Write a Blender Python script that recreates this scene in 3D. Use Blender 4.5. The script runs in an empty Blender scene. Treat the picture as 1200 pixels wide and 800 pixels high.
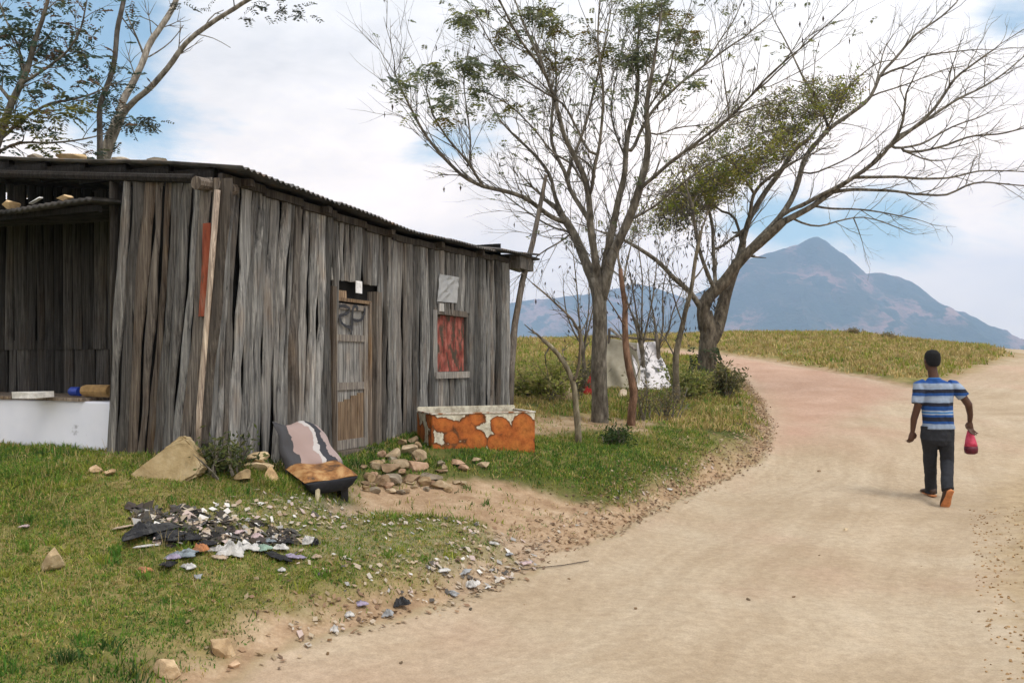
import bpy, bmesh, math, random
import numpy as np
from mathutils import Vector, Matrix, Quaternion
R = math.radians
random.seed(7); rng = np.random.default_rng(7)
S = bpy.context.scene; COL = S.collection

# ------------------------------------------------------------ camera, sky, sun, exposure
CAMH, HY, F = 1.6, 425.0, 1000.0
cam = bpy.data.cameras.new("camera"); co = bpy.data.objects.new("camera", cam); COL.objects.link(co)
co.location = (0, 0, CAMH); co.rotation_euler = (R(90), 0, 0)
cam.sensor_width = 36; cam.lens = 30; cam.shift_y = 25/1200
cam.clip_start = 0.1; cam.clip_end = 20000
S.camera = co
SUN_EL, SUN_AZ = 60, 128          # azimuth clockwise from +Y (view direction): the sun stands behind and to the right
w = bpy.data.worlds.new("World"); S.world = w; w.use_nodes = True
nt = w.node_tree; N = nt.nodes; L = nt.links; N.clear()
wo = N.new('ShaderNodeOutputWorld'); bg = N.new('ShaderNodeBackground'); bg.inputs[1].default_value = 0.132
sky = N.new('ShaderNodeTexSky'); sky.sky_type = 'NISHITA'; sky.sun_disc = False
sky.sun_elevation = R(SUN_EL); sky.sun_rotation = R(SUN_AZ); sky.air_density = 1.0; sky.dust_density = 0.6; sky.ozone_density = 1.5
tc = N.new('ShaderNodeTexCoord')
def wmath(op, a, b=None, c=None, clamp=False):
    n = N.new('ShaderNodeMath'); n.operation = op; n.use_clamp = clamp
    for i, v in enumerate((a, b, c)):
        if v is None: continue
        if isinstance(v, (int, float)): n.inputs[i].default_value = v
        else: L.new(v, n.inputs[i])
    return n.outputs[0]
def wnoise(scale, detail, rough, dist=0.0, sc=(1,1,2.6), off=(0,0,0)):
    mp = N.new('ShaderNodeMapping'); mp.inputs['Scale'].default_value = sc; mp.inputs['Location'].default_value = off
    L.new(tc.outputs['Generated'], mp.inputs[0])
    n = N.new('ShaderNodeTexNoise'); n.inputs['Scale'].default_value = scale; n.inputs['Detail'].default_value = detail
    n.inputs['Roughness'].default_value = rough; n.inputs['Distortion'].default_value = dist
    L.new(mp.outputs[0], n.inputs[0]); return n.outputs[0]
n1 = wnoise(2.6, 9, 0.58, 0.3); n2 = wnoise(7, 7, 0.6, 0.2, off=(3,1,2)); n3 = wnoise(1.7, 8, 0.55, 0.4, off=(9,4,7))
# openings in the cloud layer: the directions in which blue sky shows
gaps = [((-560, 360), .13, 1.0), ((-470,290),.10,.8), ((-80, 260), .08, .42), ((330, 160), .10, .62), ((450, 175), .09, 0.72),
        ((590, 185), .08, .6), ((585, 395), .06, .55), ((250,100),.07,.5), ((1100,300),.25,.8), ((-1200,300),.3,.8)]
tot = None
for (gx, gz), rad, amt in gaps:
    d = Vector((gx/1000, 1, gz/1000)).normalized()
    vm = N.new('ShaderNodeVectorMath'); vm.operation = 'SUBTRACT'; L.new(tc.outputs['Generated'], vm.inputs[0]); vm.inputs[1].default_value = d
    sc_ = N.new('ShaderNodeVectorMath'); sc_.operation = 'MULTIPLY'; L.new(vm.outputs[0], sc_.inputs[0]); sc_.inputs[1].default_value = (1,1,1.7)
    ln = N.new('ShaderNodeVectorMath'); ln.operation = 'LENGTH'; L.new(sc_.outputs[0], ln.inputs[0])
    v = wmath('MULTIPLY', wmath('SUBTRACT', 1.0, wmath('DIVIDE', ln.outputs['Value'], rad*1.9), clamp=True), amt)
    tot = v if tot is None else wmath('MAXIMUM', tot, v)
hole = wmath('ADD', wmath('MULTIPLY', tot, 1.25), wmath('MULTIPLY', wmath('SUBTRACT', n1, 0.5), 1.5))
hole = wmath('ADD', hole, wmath('MULTIPLY', wmath('SUBTRACT', n2, 0.5), 0.7))
mr = N.new('ShaderNodeMapRange'); mr.interpolation_type = 'SMOOTHSTEP'; L.new(hole, mr.inputs[0])
mr.inputs[1].default_value = .36; mr.inputs[2].default_value = .74; mr.inputs[3].default_value = 0; mr.inputs[4].default_value = .9
cr = N.new('ShaderNodeValToRGB'); L.new(wmath('ADD', wmath('MULTIPLY', n3, .65), wmath('MULTIPLY', n2, .35)), cr.inputs[0])
cr.color_ramp.elements[0].position = .34; cr.color_ramp.elements[0].color = (6.6, 6.6, 6.7, 1)
cr.color_ramp.elements[1].position = .60; cr.color_ramp.elements[1].color = (10.4, 10.1, 9.8, 1)
skm = N.new('ShaderNodeVectorMath'); skm.operation = 'MULTIPLY'; L.new(sky.outputs[0], skm.inputs[0]); skm.inputs[1].default_value = (.80, 1.22, 1.15)
sz_ = N.new('ShaderNodeSeparateXYZ'); L.new(tc.outputs['Generated'], sz_.inputs[0])
lo = N.new('ShaderNodeValToRGB'); L.new(sz_.outputs[2], lo.inputs[0]); lo.color_ramp.interpolation = 'EASE'    # the cloud layer is brightest low over the horizon
lo.color_ramp.elements[0].position = .08; lo.color_ramp.elements[0].color = (1.55,1.28,1.05,1); lo.color_ramp.elements[1].position = .42; lo.color_ramp.elements[1].color = (1.0,.985,.975,1)
lm = N.new('ShaderNodeVectorMath'); lm.operation = 'MULTIPLY'; L.new(cr.outputs[0], lm.inputs[0]); L.new(lo.outputs[0], lm.inputs[1])
mx = N.new('ShaderNodeMix'); mx.data_type = 'RGBA'; L.new(mr.outputs[0], mx.inputs[0]); L.new(lm.outputs[0], mx.inputs[6]); L.new(skm.outputs[0], mx.inputs[7])
L.new(mx.outputs[2], bg.inputs[0]); L.new(bg.outputs[0], wo.inputs[0])
sl = bpy.data.lights.new("sun", 'SUN'); sl.energy = 2.2; sl.angle = R(19); sl.color = (1, .95, .87)
so = bpy.data.objects.new("sun", sl); COL.objects.link(so)
sd = Vector((math.sin(R(SUN_AZ))*math.cos(R(SUN_EL)), math.cos(R(SUN_AZ))*math.cos(R(SUN_EL)), math.sin(R(SUN_EL))))
so.rotation_euler = (-sd).to_track_quat('-Z', 'Y').to_euler(); so.location = (0, 0, 50)
S.view_settings.view_transform = 'Standard'; S.view_settings.look = 'None'; S.view_settings.gamma = 1
S.view_settings.use_curve_mapping = False; S.view_settings.exposure = 0.12
S.cycles.volume_bounces = 1; S.cycles.max_bounces = 6; S.cycles.transparent_max_bounces = 6

# ------------------------------------------------------------ helpers
def tag(o, label=None, cat=None, group=None, kind=None):
    if label: o['label'] = label
    if cat: o['category'] = cat
    if group: o['group'] = group
    if kind: o['kind'] = kind
    return o
def empty(name, loc=(0,0,0), rz=0):
    o = bpy.data.objects.new(name, None); COL.objects.link(o); o.location = loc; o.rotation_euler = (0,0,rz); o.empty_display_size = .2
    return o
def mesh_obj(name, verts, faces, m, parent=None, cols=None, smooth=False, attrs=None):
    me = bpy.data.meshes.new(name)
    if isinstance(verts, np.ndarray): verts = verts.tolist()
    me.from_pydata(verts, [], faces if isinstance(faces, list) else faces.tolist())
    if cols is not None:
        a = me.color_attributes.new('Col', 'FLOAT_COLOR', 'POINT')
        c = np.ones((len(me.vertices), 4), np.float32); cc = np.asarray(cols, np.float32); c[:, :cc.shape[1]] = cc
        a.data.foreach_set('color', c.ravel())
    if attrs:
        for k, v in attrs.items():
            a = me.attributes.new(k, 'FLOAT', 'POINT'); a.data.foreach_set('value', np.asarray(v, np.float32))
    me.materials.append(m)
    if smooth: me.polygons.foreach_set('use_smooth', [True]*len(me.polygons))
    me.update()
    o = bpy.data.objects.new(name, me); COL.objects.link(o)
    if parent: o.parent = parent
    return o
class MB:
    "collects shapes for ONE mesh object"
    def __init__(s): s.v = []; s.f = []; s.c = []
    def add(s, v, f, c=(1,1,1)):
        b = len(s.v); s.v += [tuple(p) for p in v]; s.f += [tuple(i+b for i in q) for q in f]; s.c += [c]*len(v)
    def box(s, lo, hi, c=(1,1,1), M=None, jit=0, bev=0):
        x0,y0,z0 = lo; x1,y1,z1 = hi
        if bev:
            bm = bmesh.new(); bmesh.ops.create_cube(bm, size=1)
            for v in bm.verts: v.co = Vector(((x0+x1)/2+v.co.x*(x1-x0), (y0+y1)/2+v.co.y*(y1-y0), (z0+z1)/2+v.co.z*(z1-z0)))
            bmesh.ops.bevel(bm, geom=list(bm.edges), offset=bev, segments=2, affect='EDGES')
            v = [q.co.copy() for q in bm.verts]; f = [[q.index for q in p.verts] for p in bm.faces]; bm.free()
        else:
            v = [Vector(p) for p in ((x0,y0,z0),(x1,y0,z0),(x1,y1,z0),(x0,y1,z0),(x0,y0,z1),(x1,y0,z1),(x1,y1,z1),(x0,y1,z1))]
            f = [(0,3,2,1),(4,5,6,7),(0,1,5,4),(1,2,6,5),(2,3,7,6),(3,0,4,7)]
        if jit: v = [p+Vector((random.uniform(-jit,jit) for _ in range(3))) for p in v]
        if M is not None: v = [M @ p for p in v]
        s.add(v, f, c)
    def tube(s, pts, rad, n=8, c=(1,1,1), cap=True, wob=0):
        pts = [Vector(p) for p in pts]; k = len(pts); vs = []; fs = []
        if not hasattr(rad, '__len__'): rad = [rad]*k
        t0 = (pts[1]-pts[0]).normalized(); u = t0.orthogonal().normalized()
        for i in range(k):
            t = (pts[min(i+1,k-1)]-pts[max(i-1,0)])
            t = t.normalized() if t.length > 1e-9 else t0
            u = (u - t*u.dot(t)); u = u.normalized() if u.length > 1e-6 else t.orthogonal().normalized()
            b = t.cross(u)
            for j in range(n):
                a = 2*math.pi*j/n; r = rad[i]*(1+(random.uniform(-wob,wob) if wob else 0))
                vs.append(pts[i]+(u*math.cos(a)+b*math.sin(a))*r)
        for i in range(k-1):
            for j in range(n): fs.append((i*n+j, i*n+(j+1)%n, (i+1)*n+(j+1)%n, (i+1)*n+j))
        if cap: fs.append(tuple(range(n-1,-1,-1))); fs.append(tuple((k-1)*n+j for j in range(n)))
        s.add(vs, fs, c)
    def rings(s, secs, n=20, c=(1,1,1)):
        "loft through rings (center, axis_u, axis_v)"
        vs = []; fs = []; k = len(secs)
        for (ce, u, v) in secs:
            ce, u, v = Vector(ce), Vector(u), Vector(v)
            for j in range(n):
                a = 2*math.pi*j/n; vs.append(ce+u*math.cos(a)+v*math.sin(a))
        for i in range(k-1):
            for j in range(n): fs.append((i*n+j, i*n+(j+1)%n, (i+1)*n+(j+1)%n, (i+1)*n+j))
        fs.append(tuple(range(n-1,-1,-1))); fs.append(tuple((k-1)*n+j for j in range(n)))
        s.add(vs, fs, c)
    def build(s, name, m, parent=None, smooth=False):
        return mesh_obj(name, s.v, s.f, m, parent, s.c, smooth)

# materials -------------------------------------------------
def mat(name, ramp, scale=8, detail=6, rough=.9, stretch=(1,1,1), bump=.3, bscale=None, spec=.2, attr=None, second=None, coord='Object', metallic=0, bdist=.02, trans=0):
    m = bpy.data.materials.new(name); m.use_nodes = True; nt = m.node_tree; N = nt.nodes; L = nt.links
    b = N['Principled BSDF']; b.inputs['Roughness'].default_value = rough; b.inputs['Specular IOR Level'].default_value = spec; b.inputs['Metallic'].default_value = metallic
    tc = N.new('ShaderNodeTexCoord'); mp = N.new('ShaderNodeMapping'); mp.inputs['Scale'].default_value = stretch; L.new(tc.outputs[coord], mp.inputs[0])
    def noise(sc, de, ro=.6, off=0):
        n = N.new('ShaderNodeTexNoise'); n.inputs['Scale'].default_value = sc; n.inputs['Detail'].default_value = de; n.inputs['Roughness'].default_value = ro
        if off:
            va = N.new('ShaderNodeVectorMath'); va.operation = 'ADD'; L.new(mp.outputs[0], va.inputs[0]); va.inputs[1].default_value = (off,off*.7,off*1.3); L.new(va.outputs[0], n.inputs[0])
        else: L.new(mp.outputs[0], n.inputs[0])
        return n.outputs[0]
    nf = noise(scale, detail)
    cr = N.new('ShaderNodeValToRGB'); L.new(nf, cr.inputs[0])
    e = cr.color_ramp.elements
    while len(e) < len(ramp): e.new(.5)
    for i, (p, c) in enumerate(ramp): e[i].position = p; e[i].color = (*c, 1)
    col = cr.outputs[0]
    if second:            # second: (colour, scale, lo, hi, [stretchless])
        for si, (c2, sc2, lo, hi) in enumerate(second):
            m2 = N.new('ShaderNodeMapRange'); m2.interpolation_type = 'SMOOTHSTEP'; L.new(noise(sc2, 5, .6, 3.1+si*5), m2.inputs[0]); m2.inputs[1].default_value = lo; m2.inputs[2].default_value = hi
            mx = N.new('ShaderNodeMix'); mx.data_type = 'RGBA'; L.new(m2.outputs[0], mx.inputs[0]); L.new(col, mx.inputs[6]); mx.inputs[7].default_value = (*c2, 1); col = mx.outputs[2]
    if attr:
        at = N.new('ShaderNodeAttribute'); at.attribute_name = 'Col'
        mx = N.new('ShaderNodeMix'); mx.data_type = 'RGBA'; mx.blend_type = 'MULTIPLY'; mx.inputs[0].default_value = 1; L.new(col, mx.inputs[6]); L.new(at.outputs[0], mx.inputs[7]); col = mx.outputs[2]
    L.new(col, b.inputs['Base Color'])
    if bump:
        bp = N.new('ShaderNodeBump'); bp.inputs['Strength'].default_value = bump; bp.inputs['Distance'].default_value = bdist
        L.new(noise(bscale or scale*2, 8, .65, 1.7), bp.inputs['Height']); L.new(bp.outputs[0], b.inputs['Normal'])
    if trans:
        tr = N.new('ShaderNodeBsdfTranslucent'); L.new(col, tr.inputs[0]); ms = N.new('ShaderNodeMixShader'); ms.inputs[0].default_value = trans
        out = N['Material Output']; L.new(b.outputs[0], ms.inputs[1]); L.new(tr.outputs[0], ms.inputs[2]); L.new(ms.outputs[0], out.inputs[0])
    return m
def flat(name, c, rough=.7, bump=.1, attr=False, spec=.3, var=.25, scale=20):
    return mat(name, [(.3, tuple(x*(1-var) for x in c)), (.7, tuple(min(1,x*(1+var)) for x in c))], scale=scale, rough=rough, bump=bump, attr=attr, spec=spec)
# ------------------------------------------------------------ terrain
def hsh(ix, iy, s=0):
    n = (ix.astype(np.int64)*374761393 + iy.astype(np.int64)*668265263 + s*982451653) & 0xffffffff
    n = ((n ^ (n >> 13)) * 1274126177) & 0xffffffff
    return ((n ^ (n >> 16)) & 0xffff) / 65535.0
def vnoise(x, y, s=0):
    x0 = np.floor(x); y0 = np.floor(y); fx = x-x0; fy = y-y0; fx = fx*fx*(3-2*fx); fy = fy*fy*(3-2*fy)
    a = hsh(x0,y0,s); b = hsh(x0+1,y0,s); c = hsh(x0,y0+1,s); d = hsh(x0+1,y0+1,s)
    return a+(b-a)*fx+(c-a)*fy+(a-b-c+d)*fx*fy
def fbm(x, y, o=4, s=0):
    t = 0; a = .5; n = 0
    for i in range(o): t = t + a*vnoise(x*2**i, y*2**i, s+i); n += a; a *= .5
    return t/n - .5
def sstep(a, b, x): t = np.clip((x-a)/(b-a), 0, 1); return t*t*(3-2*t)
ctl = [(0,800,3.9),(300,800,4.2),(600,800,4.27),(900,800,4.27),(1200,800,4.27),(1100,590,9.7),(1000,600,9.1),(1190,590,9.8),
  (410,545,9.0),(235,560,7.05),(60,545,7.8),(598,490,13.0),(0,650,5.5),(145,630,6.0),(235,600,6.4),(350,640,6.3),(410,600,7.5),(430,570,8.3),
  (560,600,8.0),(480,660,6.4),(700,540,10.5),(760,520,11.8),(850,500,14),(560,540,9.6),(680,535,11.3),(703,506,13),(830,571,10.6),(740,600,9),(620,665,6.65),(480,725,5.3),
  (1000,520,12.5),(905,490,15.5),(1130,480,16.5),(1180,450,20),(1200,417,27),(1060,455,19.5),(1003,441,22),(935,429,25),(840,415,29),(870,440,22.5),(845,425,26),
  (825,455,20),(700,412,30),(900,392,38),(1000,392,36),(850,391,38),(1050,400,33),(1100,407,31),(1200,410,30),(950,403,31),(1150,409,30),(1050,425,25),(1120,420,26),(620,400,34),(680,399,34),(760,396,36),
  (620,440,20),(640,480,15),(790,475,16.5),(700,460,18),(760,440,20)]
P = []
for px, py, Y in ctl: P.append(((px-600)/F*Y, Y, CAMH-(py-HY)/F*Y))
P += [(-5,0,0.05),(0,0,-.02),(5,0,0),(10,0,0.0),(10,6,.1),(10,11,.25),(-10,3,.4),(-10,9,.9),(-8,16,1.1),(-12,25,1.8),(-8,32,2.3),(18,18,1.0),(22,26,1.75),(24,33,1.8),(-8,46,1.3),(0,46,1.6),(8,46,2.0),(15,45,1.9),(22,42,1.3),(28,36,1.2),(14,13,.6)]
P = np.array(P)
def U(r2): return np.where(r2 > 1e-9, .5*r2*np.log(np.maximum(r2,1e-9)), 0)
NCTL = len(P); D2 = ((P[:,None,:2]-P[None,:,:2])**2).sum(-1)
A_ = np.zeros((NCTL+3, NCTL+3)); A_[:NCTL,:NCTL] = U(D2) + np.eye(NCTL)*.12; A_[:NCTL,NCTL] = 1; A_[:NCTL,NCTL+1:] = P[:,:2]; A_[NCTL,:NCTL] = 1; A_[NCTL+1:,:NCTL] = P[:,:2].T
TPSW = np.linalg.solve(A_, np.r_[P[:,2], 0,0,0])
def base_h(X, Y):
    X = np.asarray(X, float); Y = np.asarray(Y, float); sh = X.shape; X = X.ravel(); Y = Y.ravel()
    x = np.clip(X,-13,24); y = np.clip(Y,-1,46); out = np.empty_like(x)
    for i in range(0, len(x), 20000):
        xx = x[i:i+20000]; yy = y[i:i+20000]
        out[i:i+20000] = U((xx[:,None]-P[:,0])**2+(yy[:,None]-P[:,1])**2) @ TPSW[:NCTL] + TPSW[NCTL]+TPSW[NCTL+1]*xx+TPSW[NCTL+2]*yy
    dx = np.abs(X-x); dy = np.maximum(Y-y, 0); dn = np.maximum(y-Y, 0)
    d = np.hypot(dx, dy)
    out = out - 60*sstep(4, 260, d) - .3*np.clip(dn,0,3)*0
    return out.reshape(sh)
def G0(px, py, far=80):
    "where the photo's line of sight at a pixel meets the ground (layout helper)"
    Y = np.geomspace(2.5, far, 500); X = (px-600)/F*Y; Z = CAMH-(py-HY)/F*Y
    h = base_h(X, Y); i = np.argmax(Z < h)
    if Z[i] >= h[i]: return (X[-1], Y[-1])
    t = (Z[i-1]-h[i-1])/((Z[i-1]-h[i-1])-(Z[i]-h[i])); y = Y[i-1]+t*(Y[i]-Y[i-1])
    return ((px-600)/F*y, y)
def seg_dist(X, Y, poly, closed=True):
    d = np.full(X.shape, 1e9); n = len(poly)
    for i in range(n if closed else n-1):
        ax, ay = poly[i]; bx, by = poly[(i+1)%n]; ux, uy = bx-ax, by-ay; l = ux*ux+uy*uy+1e-12
        t = np.clip(((X-ax)*ux+(Y-ay)*uy)/l, 0, 1); d = np.minimum(d, np.hypot(X-ax-t*ux, Y-ay-t*uy))
    return d
def inside(X, Y, poly):
    c = np.zeros(X.shape, bool); n = len(poly)
    for i in range(n):
        ax, ay = poly[i]; bx, by = poly[(i+1)%n]
        if ay == by: continue
        m = ((ay > Y) != (by > Y)) & (X < (bx-ax)*(Y-ay)/(by-ay)+ax); c ^= m
    return c
def sdist(X, Y, poly):
    d = seg_dist(X, Y, poly); return np.where(inside(X, Y, poly), -d, d)
edge = [G0(*p) for p in [(265,797),(305,780),(345,762),(405,742),(480,725),(540,703),(588,687),(637,655),(712,627),(769,598),(825,571),(885,541),(900,525),(904,500),(893,470),(872,443)]]
far_l = [G0(*p) for p in [(845,424),(820,419),(780,415)]]
far_r = [G0(*p) for p in [(780,410),(810,411),(840,415),(885,420),(935,429),(1003,441),(1050,450),(1078,456)]]
fork = [G0(*p) for p in [(1124,442),(1168,426),(1196,417)]]
ROAD = [(-1.9,2.6),(-3.0,0.5),(-4.5,-4)] ; ROAD = ROAD[::-1] + edge + far_l + [(2.5,34),(2.5,38)][:0] + far_r + fork + [(fork[-1][0]+3.0, fork[-1][1]+7),(fork[-1][0]+12,fork[-1][1]+12),(24,22),(13.5,13.5),(8.5,9.0),(6.6,6.0),(5.5,3.0),(5.0,-4)]
TRACK = [G0(900,525)]+[G0(*p) for p in [(904,500),(893,470),(872,443)]]+far_l+far_r+[G0(*p) for p in [(1040,470),(985,495),(930,520)]]
PATH = [G0(*p) for p in [(395,612),(430,580),(470,572),(570,570),(640,583),(700,597),(720,608),(690,640),(640,662),(600,655),(560,620),(470,612)]]
BARE = [G0(*p) for p in [(600,503),(690,497),(770,503),(760,520),(690,515),(600,520)]]
LIT = [G0(*p) for p in [(215,625),(270,598),(390,590),(470,612),(560,628),(650,640),(640,668),(560,705),(500,690),(350,680),(250,650)]]
HA = Vector((-2.54, 7.05)); HX = Vector((.3891,.9212)); HYv = Vector((-.9212,.3891))
HUT = [tuple(HA+HX*a+HYv*b) for a,b in ((0.02,.02),(6.4,.02),(6.4,5),(1.0,5),(1.0,1.1),(.02,1.1))]
def height(X, Y, full=False):
    X = np.asarray(X, float); Y = np.asarray(Y, float); sh = X.shape; X = X.ravel(); Y = Y.ravel()
    h = base_h(X, Y); near = (Y < 60) & (Y > -6) & (X > -16) & (X < 30)
    sd = np.full(X.shape, 50.); sd[near] = sdist(X[near], Y[near], ROAD)
    w_ = sstep(0, .45, sd + .12*fbm(X*1.7, Y*1.7, 3, 5))
    bank = w_*(.09*(1-sstep(14,22,Y)) + .05) * (1-sstep(40,60,Y))
    pd = np.full(X.shape, 50.); pd[near] = sdist(X[near], Y[near], PATH)
    bank = bank*(.25+.75*sstep(-.3,.35,pd))
    h = h + bank + w_*(.05*fbm(X*2.2,Y*2.2,4,3) + .03*fbm(X*9,Y*9,3,9)) + (1-w_)*.03*fbm(X*.9,Y*.9,3,1) - (1-w_)*.018*np.sin(np.clip(-sd,0,6)*3.1+2*fbm(X*.3,Y*.3,2,77)) + (1-w_)*.006*fbm(X*6,Y*6,3,2)
    vg = sstep(-.1,.8,X-(.52*Y+.12))*sstep(12.5,8.5,Y)*sstep(1.5,3.5,Y); h = h + vg*(.07+.10*fbm(X*3,Y*3,4,91)+.05*fbm(X*11,Y*11,3,92))
    h = h + sstep(27,36,Y)*.22*fbm(X*.35,Y*.35,4,12)*near
    h = h - .04*sstep(.0,-.25,sd)*0
    return (h.reshape(sh), sd.reshape(sh)) if full else h.reshape(sh)
def gz(x, y): return float(height(np.array([x]), np.array([y]))[0])
def GP(px, py, far=80):
    "point on the finished ground"
    Y = np.geomspace(2.5, far, 900); X = (px-600)/F*Y; Z = CAMH-(py-HY)/F*Y
    h = height(X, Y); i = int(np.argmax(Z < h)); y = Y[i] if Z[i] < h[i] else far
    x = (px-600)/F*y; return Vector((x, y, gz(x, y)))
def at(px, py, Y): return Vector(((px-600)/F*Y, Y, CAMH-(py-HY)/F*Y))

def axis(a, b, step, lo, hi, grow=1.12):
    v = list(np.arange(a, b, step)); s = step
    while v[-1] < hi: s *= grow; v.append(v[-1]+s)
    s = step; f = [v[0]]
    while f[-1] > lo: s *= grow; f.append(f[-1]-s)
    return np.array(f[::-1][:-1]+v)
xs = axis(-5.5, 9.0, .055, -4300, 4300, 1.10)
ys = axis(2.8, 14.5, .06, -900, 4400, 1.022)
XX, YY = np.meshgrid(xs, ys); ZZ, SD = height(XX, YY, True)
nx, ny = len(xs), len(ys)
near = (YY < 60) & (YY > -6) & (XX > -16) & (XX < 30)
def masked(poly, big=9.):
    d = np.full(XX.shape, big); d[near] = sdist(XX[near], YY[near], poly); return d
TD, PD, BD, LD, HD = masked(TRACK), masked(PATH), masked(BARE), masked(LIT), masked(HUT)
jag = .16*fbm(XX*2.4, YY*2.4, 4, 31) + .10*fbm(XX*8, YY*8, 3, 33)
road_m = sstep(.06, -.06, SD+jag)
track_m = np.clip(sstep(.5, -.8, TD+jag*2), 0, 1)
dirt_m = np.clip(sstep(.12,-.12,PD+jag*1.6) + sstep(.15,-.15,BD+jag)*.8 + sstep(.42,.05,SD+jag*2.2)*(1-road_m) + sstep(.28,.05,HD+jag), 0, 1)
dry_m = np.clip(sstep(14, 24, YY)*.5 + sstep(-.11,.11, fbm(XX*.8,YY*.8,4,70)+.12*fbm(XX*5,YY*5,2,73))*.75 + .2*fbm(XX*9, YY*9, 3, 40) , 0, 1)
verge_m = sstep(-.05,.75,XX-(.52*YY+.12)+jag*4)*sstep(12.5,8.5,YY)*sstep(1.5,3.5,YY)
lit_m = sstep(.2,-.2,LD+jag*2)
idx = np.arange(nx*ny).reshape(ny, nx)
F4 = np.stack([idx[:-1,:-1], idx[:-1,1:], idx[1:,1:], idx[1:,:-1]], -1).reshape(-1,4)
fr = (SD.ravel()[F4].mean(1) < 0); ft = fr & (TD.ravel()[F4].mean(1) < 0)

gm = bpy.data.materials.new('ground_soil'); gm.use_nodes = True
def ground_mat(m):
    nt = m.node_tree; N = nt.nodes; L = nt.links; b = N['Principled BSDF']; b.inputs['Roughness'].default_value = .95; b.inputs['Specular IOR Level'].default_value = .1
    tc = N.new('ShaderNodeTexCoord')
    def noise(sc, de=6, ro=.6, off=0, st=(1,1,1), rot=0, dist=0):
        mp = N.new('ShaderNodeMapping'); mp.inputs['Scale'].default_value = st; mp.inputs['Location'].default_value = (off,off,0); mp.inputs['Rotation'].default_value = (0,0,rot); L.new(tc.outputs['Object'], mp.inputs[0])
        n = N.new('ShaderNodeTexNoise'); n.inputs['Scale'].default_value = sc; n.inputs['Detail'].default_value = de; n.inputs['Roughness'].default_value = ro; n.inputs['Distortion'].default_value = dist; L.new(mp.outputs[0], n.inputs[0]); return n.outputs[0]
    def ramp(f, pts):
        c = N.new('ShaderNodeValToRGB'); L.new(f, c.inputs[0]); e = c.color_ramp.elements
        while len(e) < len(pts): e.new(.5)
        for i,(p,k) in enumerate(pts): e[i].position = p; e[i].color = (*k,1)
        return c.outputs[0]
    def mixc(f, a, bb, mode='MIX'):
        x = N.new('ShaderNodeMix'); x.data_type = 'RGBA'; x.blend_type = mode
        if isinstance(f,(int,float)): x.inputs[0].default_value = f
        else: L.new(f, x.inputs[0])
        for k,v in ((6,a),(7,bb)):
            if isinstance(v, tuple): x.inputs[k].default_value = (*v,1)
            else: L.new(v, x.inputs[k])
        return x.outputs[2]
    def attr(n): a = N.new('ShaderNodeAttribute'); a.attribute_name = n; return a.outputs['Fac']
    def math_(op, a, bb, clamp=True):
        n = N.new('ShaderNodeMath'); n.operation = op; n.use_clamp = clamp
        for i,v in enumerate((a,bb)):
            if isinstance(v,(int,float)): n.inputs[i].default_value = v
            else: L.new(v, n.inputs[i])
        return n.outputs[0]
    # grassy soil
    green = ramp(noise(1.5, 8, .65), [(.3,(.045,.065,.016)),(.5,(.085,.10,.026)),(.68,(.16,.14,.05))])
    dry = ramp(noise(2.2, 8, .65, 4), [(.3,(.14,.14,.038)),(.5,(.23,.20,.07)),(.7,(.38,.28,.14))])
    soil = mixc(attr('dry'), green, dry)
    fine = ramp(noise(30, 6, .7, 2), [(.3,(.6,.6,.6)),(.7,(1.3,1.3,1.3))])
    soil = mixc(1, soil, fine, 'MULTIPLY')
    dirt = ramp(noise(3.5, 8, .7, 7), [(.3,(.25,.16,.095)),(.5,(.39,.275,.175)),(.7,(.52,.40,.28))])
    dirt = mixc(.6, dirt, ramp(noise(45, 5, .7, 1), [(.3,(.6,.57,.55)),(.7,(1.25,1.25,1.25))]), 'MULTIPLY')
    grayd = ramp(noise(25, 6, .7, 17), [(.3,(.22,.18,.14)),(.55,(.42,.37,.31)),(.72,(.62,.58,.53))])
    base = mixc(attr('dirt'), soil, dirt)
    base = mixc(math_('MULTIPLY', attr('lit'), .22), base, grayd)
    # road: cream compacted dust with faint wheel tracks that follow the edge
    rd = ramp(noise(.55, 9, .62, 3), [(.3,(.375,.29,.195)),(.5,(.44,.352,.25)),(.7,(.49,.41,.305))])
    off = noise(.35, 3, .5, 11)
    u = math_('ADD', math_('MULTIPLY', attr('sd'), 1.0, False), math_('MULTIPLY', off, 1.2, False), False)
    cmb = N.new('ShaderNodeCombineXYZ'); L.new(u, cmb.inputs[0]); wn = N.new('ShaderNodeTexNoise'); wn.noise_dimensions = '3D'; wn.inputs['Scale'].default_value = 1.5; wn.inputs['Detail'].default_value = 6; wn.inputs['Roughness'].default_value = .68; L.new(cmb.outputs[0], wn.inputs[0])
    st = ramp(wn.outputs[0], [(.36,(.82,.78,.74)),(.5,(1,1,1)),(.62,(1.09,1.10,1.12))])
    rd = mixc(.85, rd, st, 'MULTIPLY')
    pnk = ramp(noise(.9, 8, .65, 5), [(.3,(.41,.26,.185)),(.7,(.52,.36,.275))])
    wp = math_('ADD', attr('track'), math_('MULTIPLY', ramp(noise(.28,4,.55,21), [(.54,(0,0,0)),(.7,(1,1,1))]), .55))
    rd = mixc(math_('MULTIPLY', wp, .95), rd, pnk)
    rd = mixc(.8, rd, ramp(noise(14, 9, .78, 1), [(.32,(.74,.72,.70)),(.68,(1.18,1.18,1.18))]), 'MULTIPLY')
    rd = mixc(.55, rd, ramp(noise(90, 5, .8, 8), [(.3,(.52,.50,.48)),(.5,(1,1,1)),(.7,(1.25,1.25,1.25))]), 'MULTIPLY')
    vg = ramp(noise(7, 9, .75, 13), [(.32,(.19,.125,.06)),(.5,(.38,.285,.16)),(.68,(.52,.41,.28))])
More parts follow.
